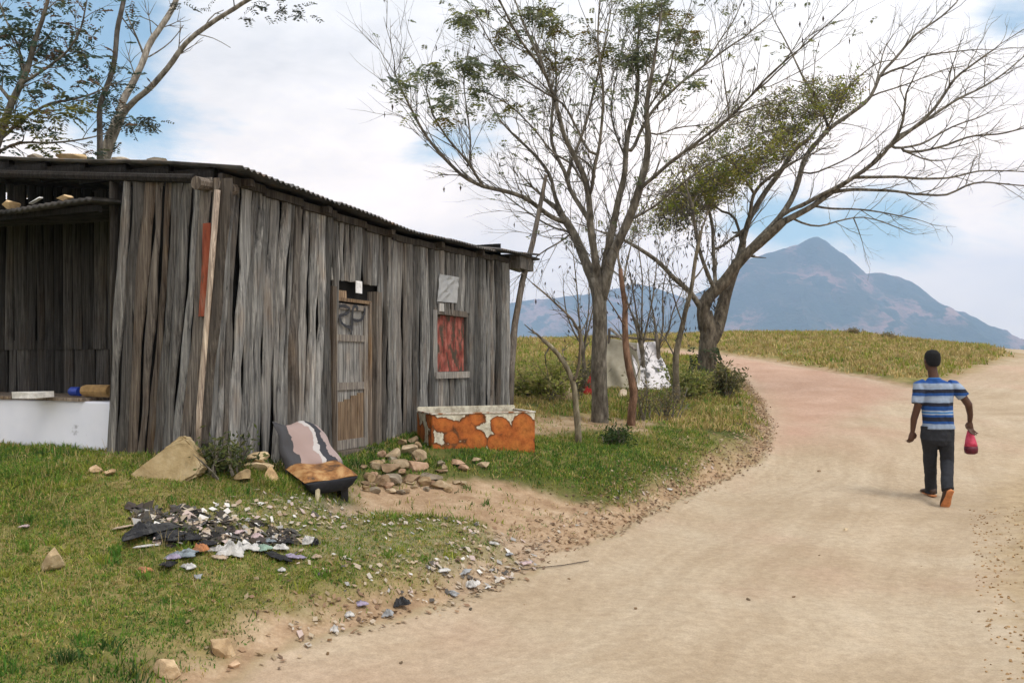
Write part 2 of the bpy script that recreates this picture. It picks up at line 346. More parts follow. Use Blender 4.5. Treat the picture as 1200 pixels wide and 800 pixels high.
    rd = mixc(math_('MULTIPLY', attr('verge'), .85), rd, vg)
    fin = mixc(attr('road'), base, rd)
    L.new(fin, b.inputs['Base Color'])
    bp = N.new('ShaderNodeBump'); bp.inputs['Strength'].default_value = .5; bp.inputs['Distance'].default_value = .03
    hh = math_('ADD', math_('MULTIPLY', noise(11,10,.78,2), .8, False), math_('MULTIPLY', noise(70,4,.7,6), .25, False), False)
    L.new(hh, bp.inputs['Height']); L.new(bp.outputs[0], b.inputs['Normal'])
ground_mat(gm)
def part_of(name, mask):
    ff = F4[mask]; used, inv = np.unique(ff, return_inverse=True)
    V = np.stack([XX.ravel(), YY.ravel(), ZZ.ravel()], -1)[used]
    at_ = dict(road=road_m.ravel()[used], track=track_m.ravel()[used], dirt=dirt_m.ravel()[used], dry=dry_m.ravel()[used], lit=lit_m.ravel()[used], verge=verge_m.ravel()[used], sd=SD.ravel()[used])
    o = mesh_obj(name, V, inv.reshape(ff.shape), gm, attrs=at_, smooth=True); return tag(o, kind='structure')
part_of('ground', ~fr); part_of('road', fr & ~ft); part_of('side_track', ft)

# ------------------------------------------------------------ mountains
def mountain(name, prof, D, depth, m, seed, rough=1.0):
    px = np.array([p[0] for p in prof], float); py = np.array([p[1] for p in prof], float)
    nu, nv = 420, 90
    u = np.linspace(px[0], px[-1], nu); ridge = CAMH+(HY-np.interp(u, px, py))/F*D
    X0 = (u-600)/F*D; base = -90.
    v = np.linspace(-1, 1, nv)
    Xg = np.repeat(X0[None,:], nv, 0); Yg = D + v[:,None]*depth + 0*Xg
    prof_v = 1-np.abs(v)**.85
    rg = np.abs(fbm(Xg/260, Yg/520, 5, seed))*2; gl = fbm(Xg/90, Yg/300, 5, seed+9)
    k = (1-prof_v[:,None])
    Zg = base+(ridge[None,:]-base)*(prof_v[:,None]) - rough*(rg*150+gl*70)*np.minimum(k*3,1)*prof_v[:,None]**.4
    Zg += (gl*16+fbm(Xg/25,Yg/25,3,seed+4)*10)*rough*np.minimum(k*6+.8,1)*(ridge[None,:]>0)
    Yg = Yg + rough*fbm(Xg/200, Yg/200, 3, seed+20)*150*(prof_v[:,None])
    idx = np.arange(nu*nv).reshape(nv,nu); f = np.stack([idx[:-1,:-1], idx[:-1,1:], idx[1:,1:], idx[1:,:-1]], -1).reshape(-1,4)
    return tag(mesh_obj(name, np.stack([Xg,Yg,Zg],-1).reshape(-1,3), f, m, smooth=True), kind='structure')
mm = mat('mountain_slope', [(.36,(.012,.03,.025)),(.48,(.05,.055,.045)),(.56,(.34,.19,.17)),(.75,(.62,.40,.34))], scale=.006, detail=14, stretch=(1,.6,1.4), bump=1, bscale=.018, bdist=38, second=[((.015,.035,.03), .012, .46, .56)])
mountain('mountain', [(600,425),(700,412),(760,385),(800,352),(847,322),(866,304),(884,297),(911,288),(930,285),(944,276),(956,273),(966,277),(978,285),(990,294),(1005,308),(1016,318),(1033,316),(1048,321),(1063,326),(1078,334),(1087,341),(1100,351),(1117,359),(1135,363),(1155,374),(1170,383),(1186,390),(1200,399),(1260,415),(1330,425)], 3000, 900, mm, 50)
mountain('far_hills', [(380,425),(450,380),(520,362),(600,352),(640,347),(690,342),(720,336),(745,330),(765,334),(800,346),(850,358),(900,380),(950,425)], 3600, 600, mm, 90, .7)
# haze
hz = bpy.data.materials.new('haze_air'); hz.use_nodes = True; Nn = hz.node_tree.nodes; Nn.remove(Nn['Principled BSDF'])
pv = Nn.new('ShaderNodeVolumePrincipled'); pv.inputs['Color'].default_value = (.48,.68,1,1); pv.inputs['Density'].default_value = .00030; pv.inputs['Anisotropy'].default_value = .1
hz.node_tree.links.new(pv.outputs[0], Nn['Material Output'].inputs['Volume'])
mb = MB(); mb.box((-4400,-1000,-230), (4400,4600,560)); tag(mb.build('haze', hz), kind='stuff')
# ------------------------------------------------------------ wood hut
def wood_mat(name='weathered_wood'):
    m = bpy.data.materials.new(name); m.use_nodes = True; nt = m.node_tree; N = nt.nodes; L = nt.links
    b = N['Principled BSDF']; b.inputs['Roughness'].default_value = .85; b.inputs['Specular IOR Level'].default_value = .15
    tc = N.new('ShaderNodeTexCoord'); at = N.new('ShaderNodeAttribute'); at.attribute_name = 'Col'
    sh = N.new('ShaderNodeSeparateColor'); L.new(at.outputs[0], sh.inputs[0])   # r tone, g brown stain, b random offset
    cmb = N.new('ShaderNodeCombineXYZ'); mu = N.new('ShaderNodeMath'); mu.operation = 'MULTIPLY'; mu.inputs[1].default_value = 37; L.new(sh.outputs[2], mu.inputs[0]); L.new(mu.outputs[0], cmb.inputs[0]); L.new(mu.outputs[0], cmb.inputs[2])
    va = N.new('ShaderNodeVectorMath'); va.operation = 'ADD'; L.new(tc.outputs['Object'], va.inputs[0]); L.new(cmb.outputs[0], va.inputs[1])
    def noise(sc, st, de=6, ro=.65, dist=0):
        mp = N.new('ShaderNodeMapping'); mp.inputs['Scale'].default_value = st; L.new(va.outputs[0], mp.inputs[0])
        n = N.new('ShaderNodeTexNoise'); n.inputs['Scale'].default_value = sc; n.inputs['Detail'].default_value = de; n.inputs['Roughness'].default_value = ro; n.inputs['Distortion'].default_value = dist; L.new(mp.outputs[0], n.inputs[0]); return n.outputs[0]
    def ramp(f, pts):
        c = N.new('ShaderNodeValToRGB'); L.new(f, c.inputs[0]); e = c.color_ramp.elements
        while len(e) < len(pts): e.new(.5)
        for i,(p,k) in enumerate(pts): e[i].position = p; e[i].color = (*k,1)
        return c.outputs[0]
    def mixc(f, a, bb, mode='MIX'):
        x = N.new('ShaderNodeMix'); x.data_type = 'RGBA'; x.blend_type = mode
        if isinstance(f,(int,float)): x.inputs[0].default_value = f
        else: L.new(f, x.inputs[0])
        for k,v in ((6,a),(7,bb)):
            if isinstance(v, tuple): x.inputs[k].default_value = (*v,1)
            else: L.new(v, x.inputs[k])
        return x.outputs[2]
    def math_(op, a, bb, clamp=True):
        n = N.new('ShaderNodeMath'); n.operation = op; n.use_clamp = clamp
        for i,v in enumerate((a,bb)):
            if isinstance(v,(int,float)): n.inputs[i].default_value = v
            else: L.new(v, n.inputs[i])
        return n.outputs[0]
    grain = noise(6.5, (9,9,.35), 8, .66, .6)
    col = ramp(grain, [(.30,(.028,.029,.030)),(.43,(.13,.13,.127)),(.57,(.24,.238,.228)),(.72,(.45,.44,.41))])
    blotch = noise(2.6, (1.3,1.3,.5), 5, .6)
    brown = ramp(grain, [(.3,(.045,.027,.015)),(.5,(.16,.10,.055)),(.72,(.34,.25,.15))])
    bf = math_('ADD', math_('MULTIPLY', sh.outputs[1], 1.0), math_('MULTIPLY', ramp(blotch, [(.53,(0,0,0)),(.72,(1,1,1))]), .45))
    col = mixc(bf, col, brown)
    dk = ramp(noise(3.3, (2.2,2.2,.8), 6, .7), [(.28,(.42,.42,.44)),(.46,(1,1,1)),(1,(1.08,1.08,1.08))])   # dark weather stains and knots
    col = mixc(.85, col, dk, 'MULTIPLY')
    tone = N.new('ShaderNodeCombineColor'); 
    for i in range(3): L.new(sh.outputs[0], tone.inputs[i])
    col = mixc(1, col, tone.outputs[0], 'MULTIPLY')
    L.new(col, b.inputs['Base Color'])
    bp = N.new('ShaderNodeBump'); bp.inputs['Strength'].default_value = .8; bp.inputs['Distance'].default_value = .012; L.new(grain, bp.inputs['Height']); L.new(bp.outputs[0], b.inputs['Normal'])
    return m
WOOD = wood_mat()
DARK = flat('dark_interior', (.012,.011,.010), rough=1)  # near black, stands in for the unlit inside of the hut
RUST = mat('old_sheet_metal', [(.35,(.10,.095,.09)),(.55,(.20,.19,.18)),(.7,(.30,.20,.13))], scale=5, rough=.7, bump=.3, spec=.4)

def plank(mb, x0, x1, z0, z1, lean=0.0, th=.035, y=0.0, tone=1., brown=0., axis_='x', wav=.012, zref=(.0,2.6), tilt=0):
    "a sawn slab with wavy edges and a bowed face; stands in the plane y (or x) = const, outward is negative"
    n = max(3, int((z1-z0)/.14)); ph = [random.uniform(0,7) for _ in range(6)]; rnd = random.random()
    vs = []; fs = []
    k1, k2 = random.uniform(1.5,4), random.uniform(5,9)
    bend = random.uniform(-.02,.02)
    for i in range(n+1):
        z = z0+(z1-z0)*i/n; f = (z-zref[0])/(zref[1]-zref[0])
        a = x0 + wav*(math.sin(k1*z+ph[0])+.6*math.sin(k2*z+ph[1])+.4*random.uniform(-1,1)) ; b = x1 + wav*(math.sin(k1*z+ph[2])+.6*math.sin(k2*z+ph[3])+.4*random.uniform(-1,1))
        sx = lean*f + bend*math.sin(math.pi*f); w_ = b-a; tt = tilt*f
        fr = th*(1+.25*math.sin(k1*z+ph[4])); e = min(.3*w_, .03)
        row = [(a+sx, 0), (a+sx+.003, -fr*.45), (a+sx+e, -fr*.9), ((a+b)/2+sx, -fr*1.08), (b+sx-e, -fr*.9), (b+sx-.003, -fr*.45), (b+sx, 0)]
        for p, q in row:
            if axis_ == 'x': vs.append((p, y+q+tt, z+(.0 if 0<i<n else random.uniform(-.01,.01))))
            else: vs.append((y+q+tt, p, z))
    for i in range(n):
        for j in range(6):
            q = (i*7+j, i*7+j+1, (i+1)*7+j+1, (i+1)*7+j); fs.append(q if axis_ == 'x' else q[::-1])
    fs.append(tuple(range(7))); fs.append(tuple(n*7+j for j in range(7)))
    mb.add(vs, fs, (tone, brown, rnd))
def ze(t):   # eave height along the front
    return float(np.interp(t, [-.3,.15,1.6,2.95,4.77,6.4,6.85], [3.19,3.19,3.13,3.07,3.12,3.2,3.23]))
RS = .12     # roof rise towards the back
def gl(t, u):  # local ground height
    p = HA+HX*t+HYv*u; return gz(p.x, p.y)
hut = empty('wooden_hut', (HA.x, HA.y, 0), math.atan2(HX.y, HX.x))
tag(hut, 'weathered grey plank hut with low corrugated roof beside the dirt road', 'hut')
D0,D1,W0,W1,HL = 1.80, 2.64, 3.95, 4.90, 6.40
DT, WB, WT = 2.36, 1.45, 2.24
fw = MB()
def lean_at(t): return .20*max(0, 1-t/3.2)
segs = [(0,D0,None),(D0,D1,'d'),(D1,W0,None),(W0,W1,'w'),(W1,HL,None)]
for a, b, kind in segs:
    t = a
    while t < b-.02:
        wd = random.uniform(.065,.145); nt_ = b if b-t-wd < .07 else t+wd
        g = gl(t, 0)-.08; top = ze(t)-.03; sc = 2.55
        tone = random.choice([.42,.6,.8,1,1.1,1.3,1.5,.75]); br = max(0, random.gauss(.0,.13)) + (.25 if D1 < t < D1+.12 else 0)
        ln = lean_at(t)*random.uniform(.9,1.1) if kind is None else 0
        kw = dict(lean=ln, th=random.uniform(.022,.05), y=-random.uniform(0,.02), tone=tone, brown=br, zref=(g, 3.1), wav=.017)
        if kind is None:
            l2 = kw['lean']; 
            plank(fw, t+.005, nt_-.005, g, top, **kw)
        elif kind == 'd': plank(fw, t+.003, nt_-.003, DT+.09, top, **kw)
        else:
            plank(fw, t+.003, nt_-.003, g, WB-.01, **kw); plank(fw, t+.003, nt_-.003, WT+.02, top, **kw)
        t = nt_
front = fw.build('front_wall', WOOD, hut)
bk = MB()   # added near-black backing: interior darkness behind the plank gaps, floor to roof
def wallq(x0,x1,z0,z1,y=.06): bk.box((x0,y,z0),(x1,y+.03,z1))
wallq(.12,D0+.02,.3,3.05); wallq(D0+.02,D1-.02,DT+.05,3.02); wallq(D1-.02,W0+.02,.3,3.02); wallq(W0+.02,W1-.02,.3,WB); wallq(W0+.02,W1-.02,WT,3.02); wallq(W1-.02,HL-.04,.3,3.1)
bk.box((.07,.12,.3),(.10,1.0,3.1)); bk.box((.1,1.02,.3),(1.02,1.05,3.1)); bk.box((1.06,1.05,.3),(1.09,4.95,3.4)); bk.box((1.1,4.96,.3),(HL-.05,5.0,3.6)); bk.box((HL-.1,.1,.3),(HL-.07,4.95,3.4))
bk.build('dark_backing', DARK, hut)
# side wall (faces the camera), planks lean over
sw = MB(); u = -.03
while u < 1.06:
    wd = random.uniform(.07,.14); g = gl(0,u)-.08
    tone = random.choice([.5,.65,.8,.95,.42,1.05]); br = random.choice([0,.1,.35,.55,.2,.4])
    plank(sw, u+.002, u+wd-.002, g, 3.10+RS*u, lean=-.27+.08*(u), th=random.uniform(.02,.045), y=-random.uniform(0,.015), tone=tone, brown=br, axis_='y', zref=(g,3.1), wav=.012)
    u += wd
sw.build('side_wall', WOOD, hut)
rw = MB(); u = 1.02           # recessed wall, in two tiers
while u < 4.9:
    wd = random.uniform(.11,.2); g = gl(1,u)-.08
    tone = random.uniform(.16,.42)  # low tone: the shade of the recess is put into the plank colour
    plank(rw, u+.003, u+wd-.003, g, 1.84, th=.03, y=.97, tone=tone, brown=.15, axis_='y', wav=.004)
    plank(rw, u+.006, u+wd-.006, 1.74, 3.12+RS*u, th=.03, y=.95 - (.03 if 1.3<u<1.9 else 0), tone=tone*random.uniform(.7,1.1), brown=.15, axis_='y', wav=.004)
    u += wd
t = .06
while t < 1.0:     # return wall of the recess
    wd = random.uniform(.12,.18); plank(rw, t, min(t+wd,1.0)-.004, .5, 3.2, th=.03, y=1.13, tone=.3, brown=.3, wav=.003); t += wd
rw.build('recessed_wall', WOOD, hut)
bw = MB(); u = .05
while u < 4.95:
    g = gl(HL,u)-.3; plank(bw, u, u+.16, g, ze(HL)+RS*u-.02, th=-.03, y=HL, tone=random.uniform(.6,1.1), brown=.1, axis_='y', wav=.006, zref=(g,3.1)); u += .165
t = 1.05
while t < HL-.05:
    plank(bw, t, t+.16, .3, ze(t)+RS*5-.05, th=-.03, y=5.02, tone=.8, brown=.1); t += .165
bw.build('back_wall', WOOD, hut)
# corner pole, red board
cp = MB()
g0 = gl(0,0)
cp.tube([(-.05,.03,g0-.05),(-.055,.0,1.2),(-.05,-.10,2.2),(-.06,-.19,3.0)], [.026,.028,.025,.024], n=8, c=(2.2,.55,.3), wob=.06)
cp.build('corner_pole', WOOD, hut, True)
REDM = mat('faded_red_paint', [(.35,(.13,.03,.015)),(.55,(.27,.07,.035)),(.75,(.33,.14,.09))], scale=4, stretch=(3,3,.7), rough=.8, second=[((.10,.06,.04), 6, .56, .68)])
rb = MB(); plank(rb, -.055, .025, 1.98, 2.74, lean=-.06, th=.012, y=-.045, axis_='y', zref=(1.95,2.88), wav=.004); rb.build('red_board', REDM, hut)
# door ------------------------------------------------------
zd = gl(2.2, 0)
def Wp(px, py, y=0.0):
    "photo pixel -> (t, z) on the front wall plane offset outward by y"
    k = (px-600)/F; bx = HA.x - HYv.x*y; by = HA.y - HYv.y*y
    t = (k*by-bx)/(HX.x-k*HX.y); Y = by+HX.y*t; return t, CAMH-(py-HY)/F*Y
door = MB()
def bx_(mbx, x0,x1,z0,z1,y0,y1,tone,br): mbx.box((x0,y0,z0),(x1,y1,z1),(tone,br,random.random()),jit=.002)
DX0, DX1, DZ0, DZ1 = D0+.03, D1-.17, zd+.02, DT-.14
for i in range(4):      # vertical boards of the leaf
    w_ = (DX1-DX0-.14)/4; bx_(door, DX0+.07+i*w_+.002, DX0+.07+(i+1)*w_-.002, DZ0+.1, DZ1-.05, .012,.03, [1.15,1.3,1.2,1.1][i], .05)
for x0,x1 in ((DX0,DX0+.07),(DX1-.07,DX1)): bx_(door,x0,x1,DZ0,DZ1,-.006,.03,1.2,.25)
for z0,z1 in ((DZ0,DZ0+.10),(DZ1-.06,DZ1),(DZ0+.62,DZ0+.70),(DZ0+1.13,DZ0+1.20)): bx_(door,DX0+.07,DX1-.07,z0,z1,-.004,.03,1.15,.3)
dl = door.build('door', WOOD, hut)
dirt = MB()  # brown mud-stained kick boards low on the leaf
for i in range(4):
    w_ = (DX1-DX0-.14)/4; dirt.box((DX0+.07+i*w_+.004, .004, DZ0+.1),(DX0+.07+(i+1)*w_-.004,.011,DZ0+.60+random.uniform(-.1,.0)),(1.15,.85,random.random()))
dirt.build('kick_board', WOOD, dl)
df = MB()
bx_(df, D0-.05, D0+.02, zd-.05, DT+.02, -.05,.04,.55,.6)
bx_(df, D1-.16, D1-.12, zd-.03, DT-.10, -.03,.04,1.3,.55)
bx_(df, D1-.115, D1+.0, zd-.08, DT+.02, -.08,.04,.8,.38)
bx_(df, D0+.02, D1-.12, DT-.12, DT-.085, -.02,.03,1.1,.9)
bx_(df, D0+.02, D1-.12, zd-.06, zd+.015, -.10,.05,.7,.5)
bx_(df, D0+.03, D0+.25, DT-.085, DT-.01, -.01,.02,1.5,.9)
df.build('door_frame', WOOD, hut)
ag = MB(); ag.box((D0-.03,.045,zd-.1),(D1,.07,DT+.08)); ag.build('door_backing', DARK, hut)
wt = MB(); a_ = Wp(417,331,.04); b_ = Wp(424,344,.04); wt.box((a_[0],-.045,b_[1]),(b_[0],-.035,a_[1]+.02)); wt.build('white_scrap', flat('white_plastic',(.75,.75,.76),.5), hut)
INK = flat('black_spray_paint', (.035,.036,.042), .8)
gf = MB()
strokes = [[(393,392),(394,378),(396,366),(397,358)], [(395,359),(404,358),(410,361),(409,366),(402,369),(397,370)], [(398,371),(400,378),(406,383),(412,383)],
           [(412,392),(413,378),(413,366),(415,358),(419,359),(419,364)], [(413,374),(418,376),(424,375),(427,368),(428,361)], [(432,359),(434,364),(434,372),(433,378)]]
for s in strokes:
    pts = [Wp(px, py, .01) for px, py in s]; pp = []
    for i in range(len(pts)-1):
        for k in range(5): pp.append((pts[i][0]+(pts[i+1][0]-pts[i][0])*k/5, pts[i][1]+(pts[i+1][1]-pts[i][1])*k/5))
    pp.append(pts[-1])
    for _ in range(3): pp = [pp[0]]+[((pp[i-1][0]+pp[i][0]*2+pp[i+1][0])/4, (pp[i-1][1]+pp[i][1]*2+pp[i+1][1])/4) for i in range(1,len(pp)-1)]+[pp[-1]]
    vs = []; r_ = .016
    for i,p in enumerate(pp):
        q = pp[min(i+1,len(pp)-1)]; o = pp[max(i-1,0)]; d = Vector((q[0]-o[0], q[1]-o[1])); d = d.normalized() if d.length else Vector((1,0)); n = Vector((-d.y,d.x))*r_*random.uniform(.75,1.25)
        vs += [(p[0]+n.x, -.009, p[1]+n.y), (p[0]-n.x, -.009, p[1]-n.y)]
    gf.add(vs, [(2*i,2*i+1,2*i+3,2*i+2) for i in range(len(pp)-1)])
gf.build('graffiti', INK, dl)
# window ----------------------------------------------------
wn = MB()
for i in range(3):
    w_ = (W1-W0-.10)/3; wn.box((W0+.05+i*w_+.003,.0,WB+.04),(W0+.05+(i+1)*w_-.003,.03,WT-.03),jit=.003)
REDW = mat('red_window_board', [(.36,(.12,.03,.024)),(.5,(.26,.07,.052)),(.66,(.40,.15,.12))], scale=5, stretch=(2,2,1), rough=.85, second=[((.07,.055,.04), 5, .48, .60),((.45,.36,.3), 9, .63, .72)])
wi = wn.build('window', REDW, hut)
wf = MB()
bx_(wf, W0-.06, W0+.045, WB-.02, WT+.02, -.055,.03,1.3,.1); bx_(wf, W1-.045, W1, WB-.02, WT+.02, -.04,.03,.6,.3)
bx_(wf, W0-.04, W1, WT-.028, WT+.05, -.05,.03,.7,.4); bx_(wf, W0-.02, W1, WB-.05, WB+.035, -.07,.03,1.6,.2)
wf.build('frame', WOOD, wi)
sm = MB(); 
def sheet(mbx, quad, y, th=.006, nseg=6, wob=.012, c=(1,1,1)):
    vs = []; 
    for j in range(nseg+1):
        for i in range(nseg+1):
            a, b = i/nseg, j/nseg; p = [(quad[0][k]*(1-a)+quad[1][k]*a)*(1-b)+(quad[3][k]*(1-a)+quad[2][k]*a)*b for k in (0,1)]
            vs.append((p[0], y-abs(random.gauss(0,wob)), p[1]))
    m_ = len(vs); vs += [(x, yy+th, z) for x,yy,z in vs]; fs = []
    for j in range(nseg):
        for i in range(nseg):
            q = (j*(nseg+1)+i, j*(nseg+1)+i+1, (j+1)*(nseg+1)+i+1, (j+1)*(nseg+1)+i); fs.append(q); fs.append(tuple(m_+k for k in q[::-1]))
    per = list(range(nseg))+[nseg+(nseg+1)*j for j in range(nseg)]+[(nseg+1)**2-1-i for i in range(nseg)]+[(nseg+1)*nseg-(nseg+1)*j for j in range(nseg)]
    for i in range(len(per)): a, b = per[i], per[(i+1)%len(per)]; fs.append((b,a,a+m_,b+m_))
    mbx.add(vs, fs, c)
sheet(sm, [Wp(512,353,.06),Wp(535,355,.06),Wp(537,325,.06),Wp(514,321,.06)], -.062)
sm.build('tin_patch', mat('dull_tin', [(.3,(.30,.31,.32)),(.7,(.42,.43,.44))], scale=6, rough=.6, spec=.4), hut)
ss = MB(); q0 = Wp(512,365,.06); q1 = Wp(534,366,.06)
for px in (513,521,525,529): a = Wp(px,357,.05); b = Wp(px,368,.05); ss.box((a[0]-.012,-.068,b[1]),(a[0]+.012,-.05,a[1]+.02),(1.2,.1,.5))
a = Wp(523,361,.05); ss.box((q0[0]+.05,-.062,a[1]-.05),(q0[0]+.20,-.05,a[1]+.05),(2.2,0,.3)); ss.build('vent_slats', WOOD, hut)
# roof ------------------------------------------------------
rf = MB(); per = .076; t0 = .10; nsheet = 9; swd = (6.90-t0)/nsheet
for s_ in range(nsheet):
    a = t0+s_*swd-(.03 if s_ else 0); b = t0+(s_+1)*swd; ov = -.27+random.uniform(-.05,.03); dz = random.uniform(-.006,.006)+.004*(s_%2); tl = random.uniform(-.006,.008)
    nn = int((b-a)/per*8); vs = []
    for i in range(nn+1):
        x = a+(b-a)*i/nn; wv = .011*math.sin(2*math.pi*x/per)
        for j,yy in enumerate(np.linspace(ov, 5.3, 7)):
            vs.append((x, yy, ze(x)+RS*(yy+.27)+.035+wv+dz+tl*(x-a)*3+ .012*math.sin(yy*2.3+s_)))
    k = len(vs); vs += [(x,y,z-.006) for x,y,z in vs]; fs = []
    for i in range(nn):
        for j in range(6):
            q = (i*7+j, (i+1)*7+j, (i+1)*7+j+1, i*7+j+1); fs.append(q); fs.append(tuple(v+k for v in q[::-1]))
        for j in (0,6): fs.append((i*7+j,(i+1)*7+j,(i+1)*7+j+k,i*7+j+k))
    for j in range(6):
        for i in (0,nn): fs.append((i*7+j,i*7+j+1,i*7+j+1+k,i*7+j+k))
    rf.add(vs, fs)
roof = rf.build('roof', RUST, hut, True)
bm_ = MB()      # rafters, fascia and the stub ends that poke out
for t in (.35,1.5,2.7,3.9,5.1,6.3):
    bm_.box((t,-.17,ze(t)-.06),(t+.07,.3,ze(t)+.0),(.4,.4,random.random()),jit=.006)
for i in range(12):
    a = .12+i*.555; bm_.box((a,-.075,ze(a)-.075),(a+.56,-.035+.004*(i%2),ze(a)-.005),(.33,.35,random.random()))
bm_.box((6.30,-.23,3.02),(6.84,.02,3.20),(.8,.2,.4),jit=.01); bm_.box((6.25,-.28,3.205),(6.98,.3,3.235),(.5,.1,.1),jit=.006)
for i in range(10):
    u = .05+i*.5; bm_.box((.16,u,3.16+RS*u),(.22,u+.52,3.25+RS*u),(.10,.3,random.random()),jit=.003)  # near-black tone paints in the shade under the roof edge, next row too
for i in range(7): u=.0+i*.5; bm_.box((.06-.004*(i%2),u,3.09+RS*u),(.105,u+.5,3.20+RS*u),(.09,.3,random.random()),jit=.003)
bm_.tube([(-.16,-.06,3.05),(.3,-.05,3.08)], [.055,.05], n=9, c=(.95,.5,.3), wob=.08)
bm_.tube([(-.1,.02,3.10),(.0,1.2,3.24),(.02,3.9,3.52)], [.04,.04,.045], n=8, c=(.12,.4,.6), wob=.08)
bm_.build('roof_beams', WOOD, hut)
# lean-to roof over the recess
lt = MB(); nn = 300; vs = []
for i in range(nn+1):
    yy = 1.02+3.6*i/nn; wv = .009*math.sin(2*math.pi*yy/per)
    for j,x in enumerate(np.linspace(-.22+.03*math.sin(yy*3), .93, 4)): vs.append((x, yy, 2.99+.10*(x+.2)+wv+.02*math.sin(yy*2.1)-(.0)))
k = len(vs); vs += [(x,y,z-.03) for x,y,z in vs]; fs = []
for i in range(nn):
    for j in range(3): q=(i*4+j,i*4+j+1,(i+1)*4+j+1,(i+1)*4+j); fs.append(q); fs.append(tuple(v+k for v in q[::-1]))
    for j in (0,3): fs.append((i*4+j,(i+1)*4+j,(i+1)*4+j+k,i*4+j+k))
for j in range(3):
    for i in (0,nn): fs.append((i*4+j,i*4+j+1,i*4+j+1+k,i*4+j+k))
lt.add(vs, fs); lt.build('porch_roof', mat('dark_sheet_metal', [(.35,(.025,.024,.022)),(.6,(.07,.065,.06))], scale=5, rough=.8), hut, True)  # darker metal than the main roof sheets
pb = MB(); pb.box((-.16,1.05,2.90),(-.09,4.6,2.95),(.08,.3,.2)); pb.tube([(-.1,1.75,gl(-.1,1.75)-.1),(-.12,1.75,2.9)][:0] or [(.0,4.5,.4),(.0,4.5,2.9)], .05, c=(.6,.3,.5)); pb.build('porch_beam', WOOD, hut)  # beam tone darkened to carry the shade under the porch

def hutw(t, u, z): p = HA+HX*t+HYv*u; return Vector((p.x, p.y, z))
def rock(mb_, c, s, seed, flatn=1.0, col=(1,1,1), sub=3, rot=0, tilt=(0,0)):
    bm = bmesh.new(); bmesh.ops.create_icosphere(bm, subdivisions=sub, radius=1); r = random.Random(seed)
    pl = [(Vector((r.gauss(0,1),r.gauss(0,1),r.gauss(0,.8))).normalized(), r.uniform(.38,.75)) for _ in range(13)]
    M = Matrix.Translation(c) @ Matrix.Rotation(rot,4,'Z') @ Matrix.Rotation(tilt[0],4,'X') @ Matrix.Rotation(tilt[1],4,'Y')
    for v in bm.verts:
        for n, d in pl:
            k = v.co.dot(n)
            if k > d: v.co -= n*(k-d)*.96
        v.co *= 1+.03*math.sin(v.co.x*9+seed)*math.cos(v.co.y*8+v.co.z*7); v.co *= 1.5
    vs = [M @ Vector((v.co.x*s[0], v.co.y*s[1], v.co.z*s[2])) for v in bm.verts]; fs = [[v.index for v in f.verts] for f in bm.faces]; bm.free()
    mb_.add(vs, fs, col)
STONE = mat('field_stone', [(.35,(.26,.21,.15)),(.5,(.42,.35,.26)),(.65,(.55,.48,.38))], scale=7, rough=.9, bump=.6, attr=True)
TANST = mat('tan_slab_stone', [(.35,(.29,.215,.11)),(.5,(.37,.285,.155)),(.68,(.46,.37,.23))], scale=6, rough=.9, bump=.7)
# stones holding the roof down
for i, (t,u,zz,sz,lab) in enumerate([(.30,2.35,0,(.07,.05,.03),'grey stone weighing down the hut roof, leftmost on the ridge of the rake'),(.3,1.9,0,(.11,.07,.035),'tan stone on the hut roof just left of the pale tree limbs'),(.3,1.25,0,(.06,.05,.035),'small tan pebble stone on hut roof, between two larger ones'),(.3,.83,0,(.10,.06,.03),'dark flat stone on the hut roof nearest its front corner')]):
    m_ = MB(); rock(m_, (0,0,0), sz, 20+i, col=[(.6,.6,.6),(1.1,.95,.7),(1,1,1),(.35,.35,.33)][i]); o = m_.build('roof_stone', STONE); o.location = hutw(t,u,3.19+RS*(u+.27)+.035+.05); tag(o, lab, 'stone', 'stones on the hut roof')
for i, (px, Yv, sz, lab) in enumerate([(12,7.62,(.06,.05,.035),'cream stone at the left end of the low porch roof'),(77,7.50,(.055,.05,.03),'cream stone on the middle of the low porch roof')]):
    m_ = MB(); rock(m_, (0,0,0), sz, 30+i, col=(1.4,1.2,.9)); o = m_.build('roof_stone', STONE); 
    k=(px-600)/F; u=(k*(HA.y-.15*HX.y)-(HA.x-.15*HX.x))/(HYv.x-k*HYv.y); o.location = hutw(-.15,u,3.04); tag(o, lab, 'stone', 'stones on the porch roof')
m_ = MB(); m_.box((-.07,-.02,-.004),(.07,.02,.004),jit=.004); o = m_.build('white_offcut', flat('white_offcut_paint',(.8,.8,.8))); k=(42-600)/F; u=(k*(HA.y-.2*HX.y)-(HA.x-.2*HX.x))/(HYv.x-k*HYv.y); o.location = hutw(-.2,u,3.03); o.rotation_euler=(0,.3,R(157)); tag(o,'thin white strip of sheet lying on the porch roof edge','sheet scrap')

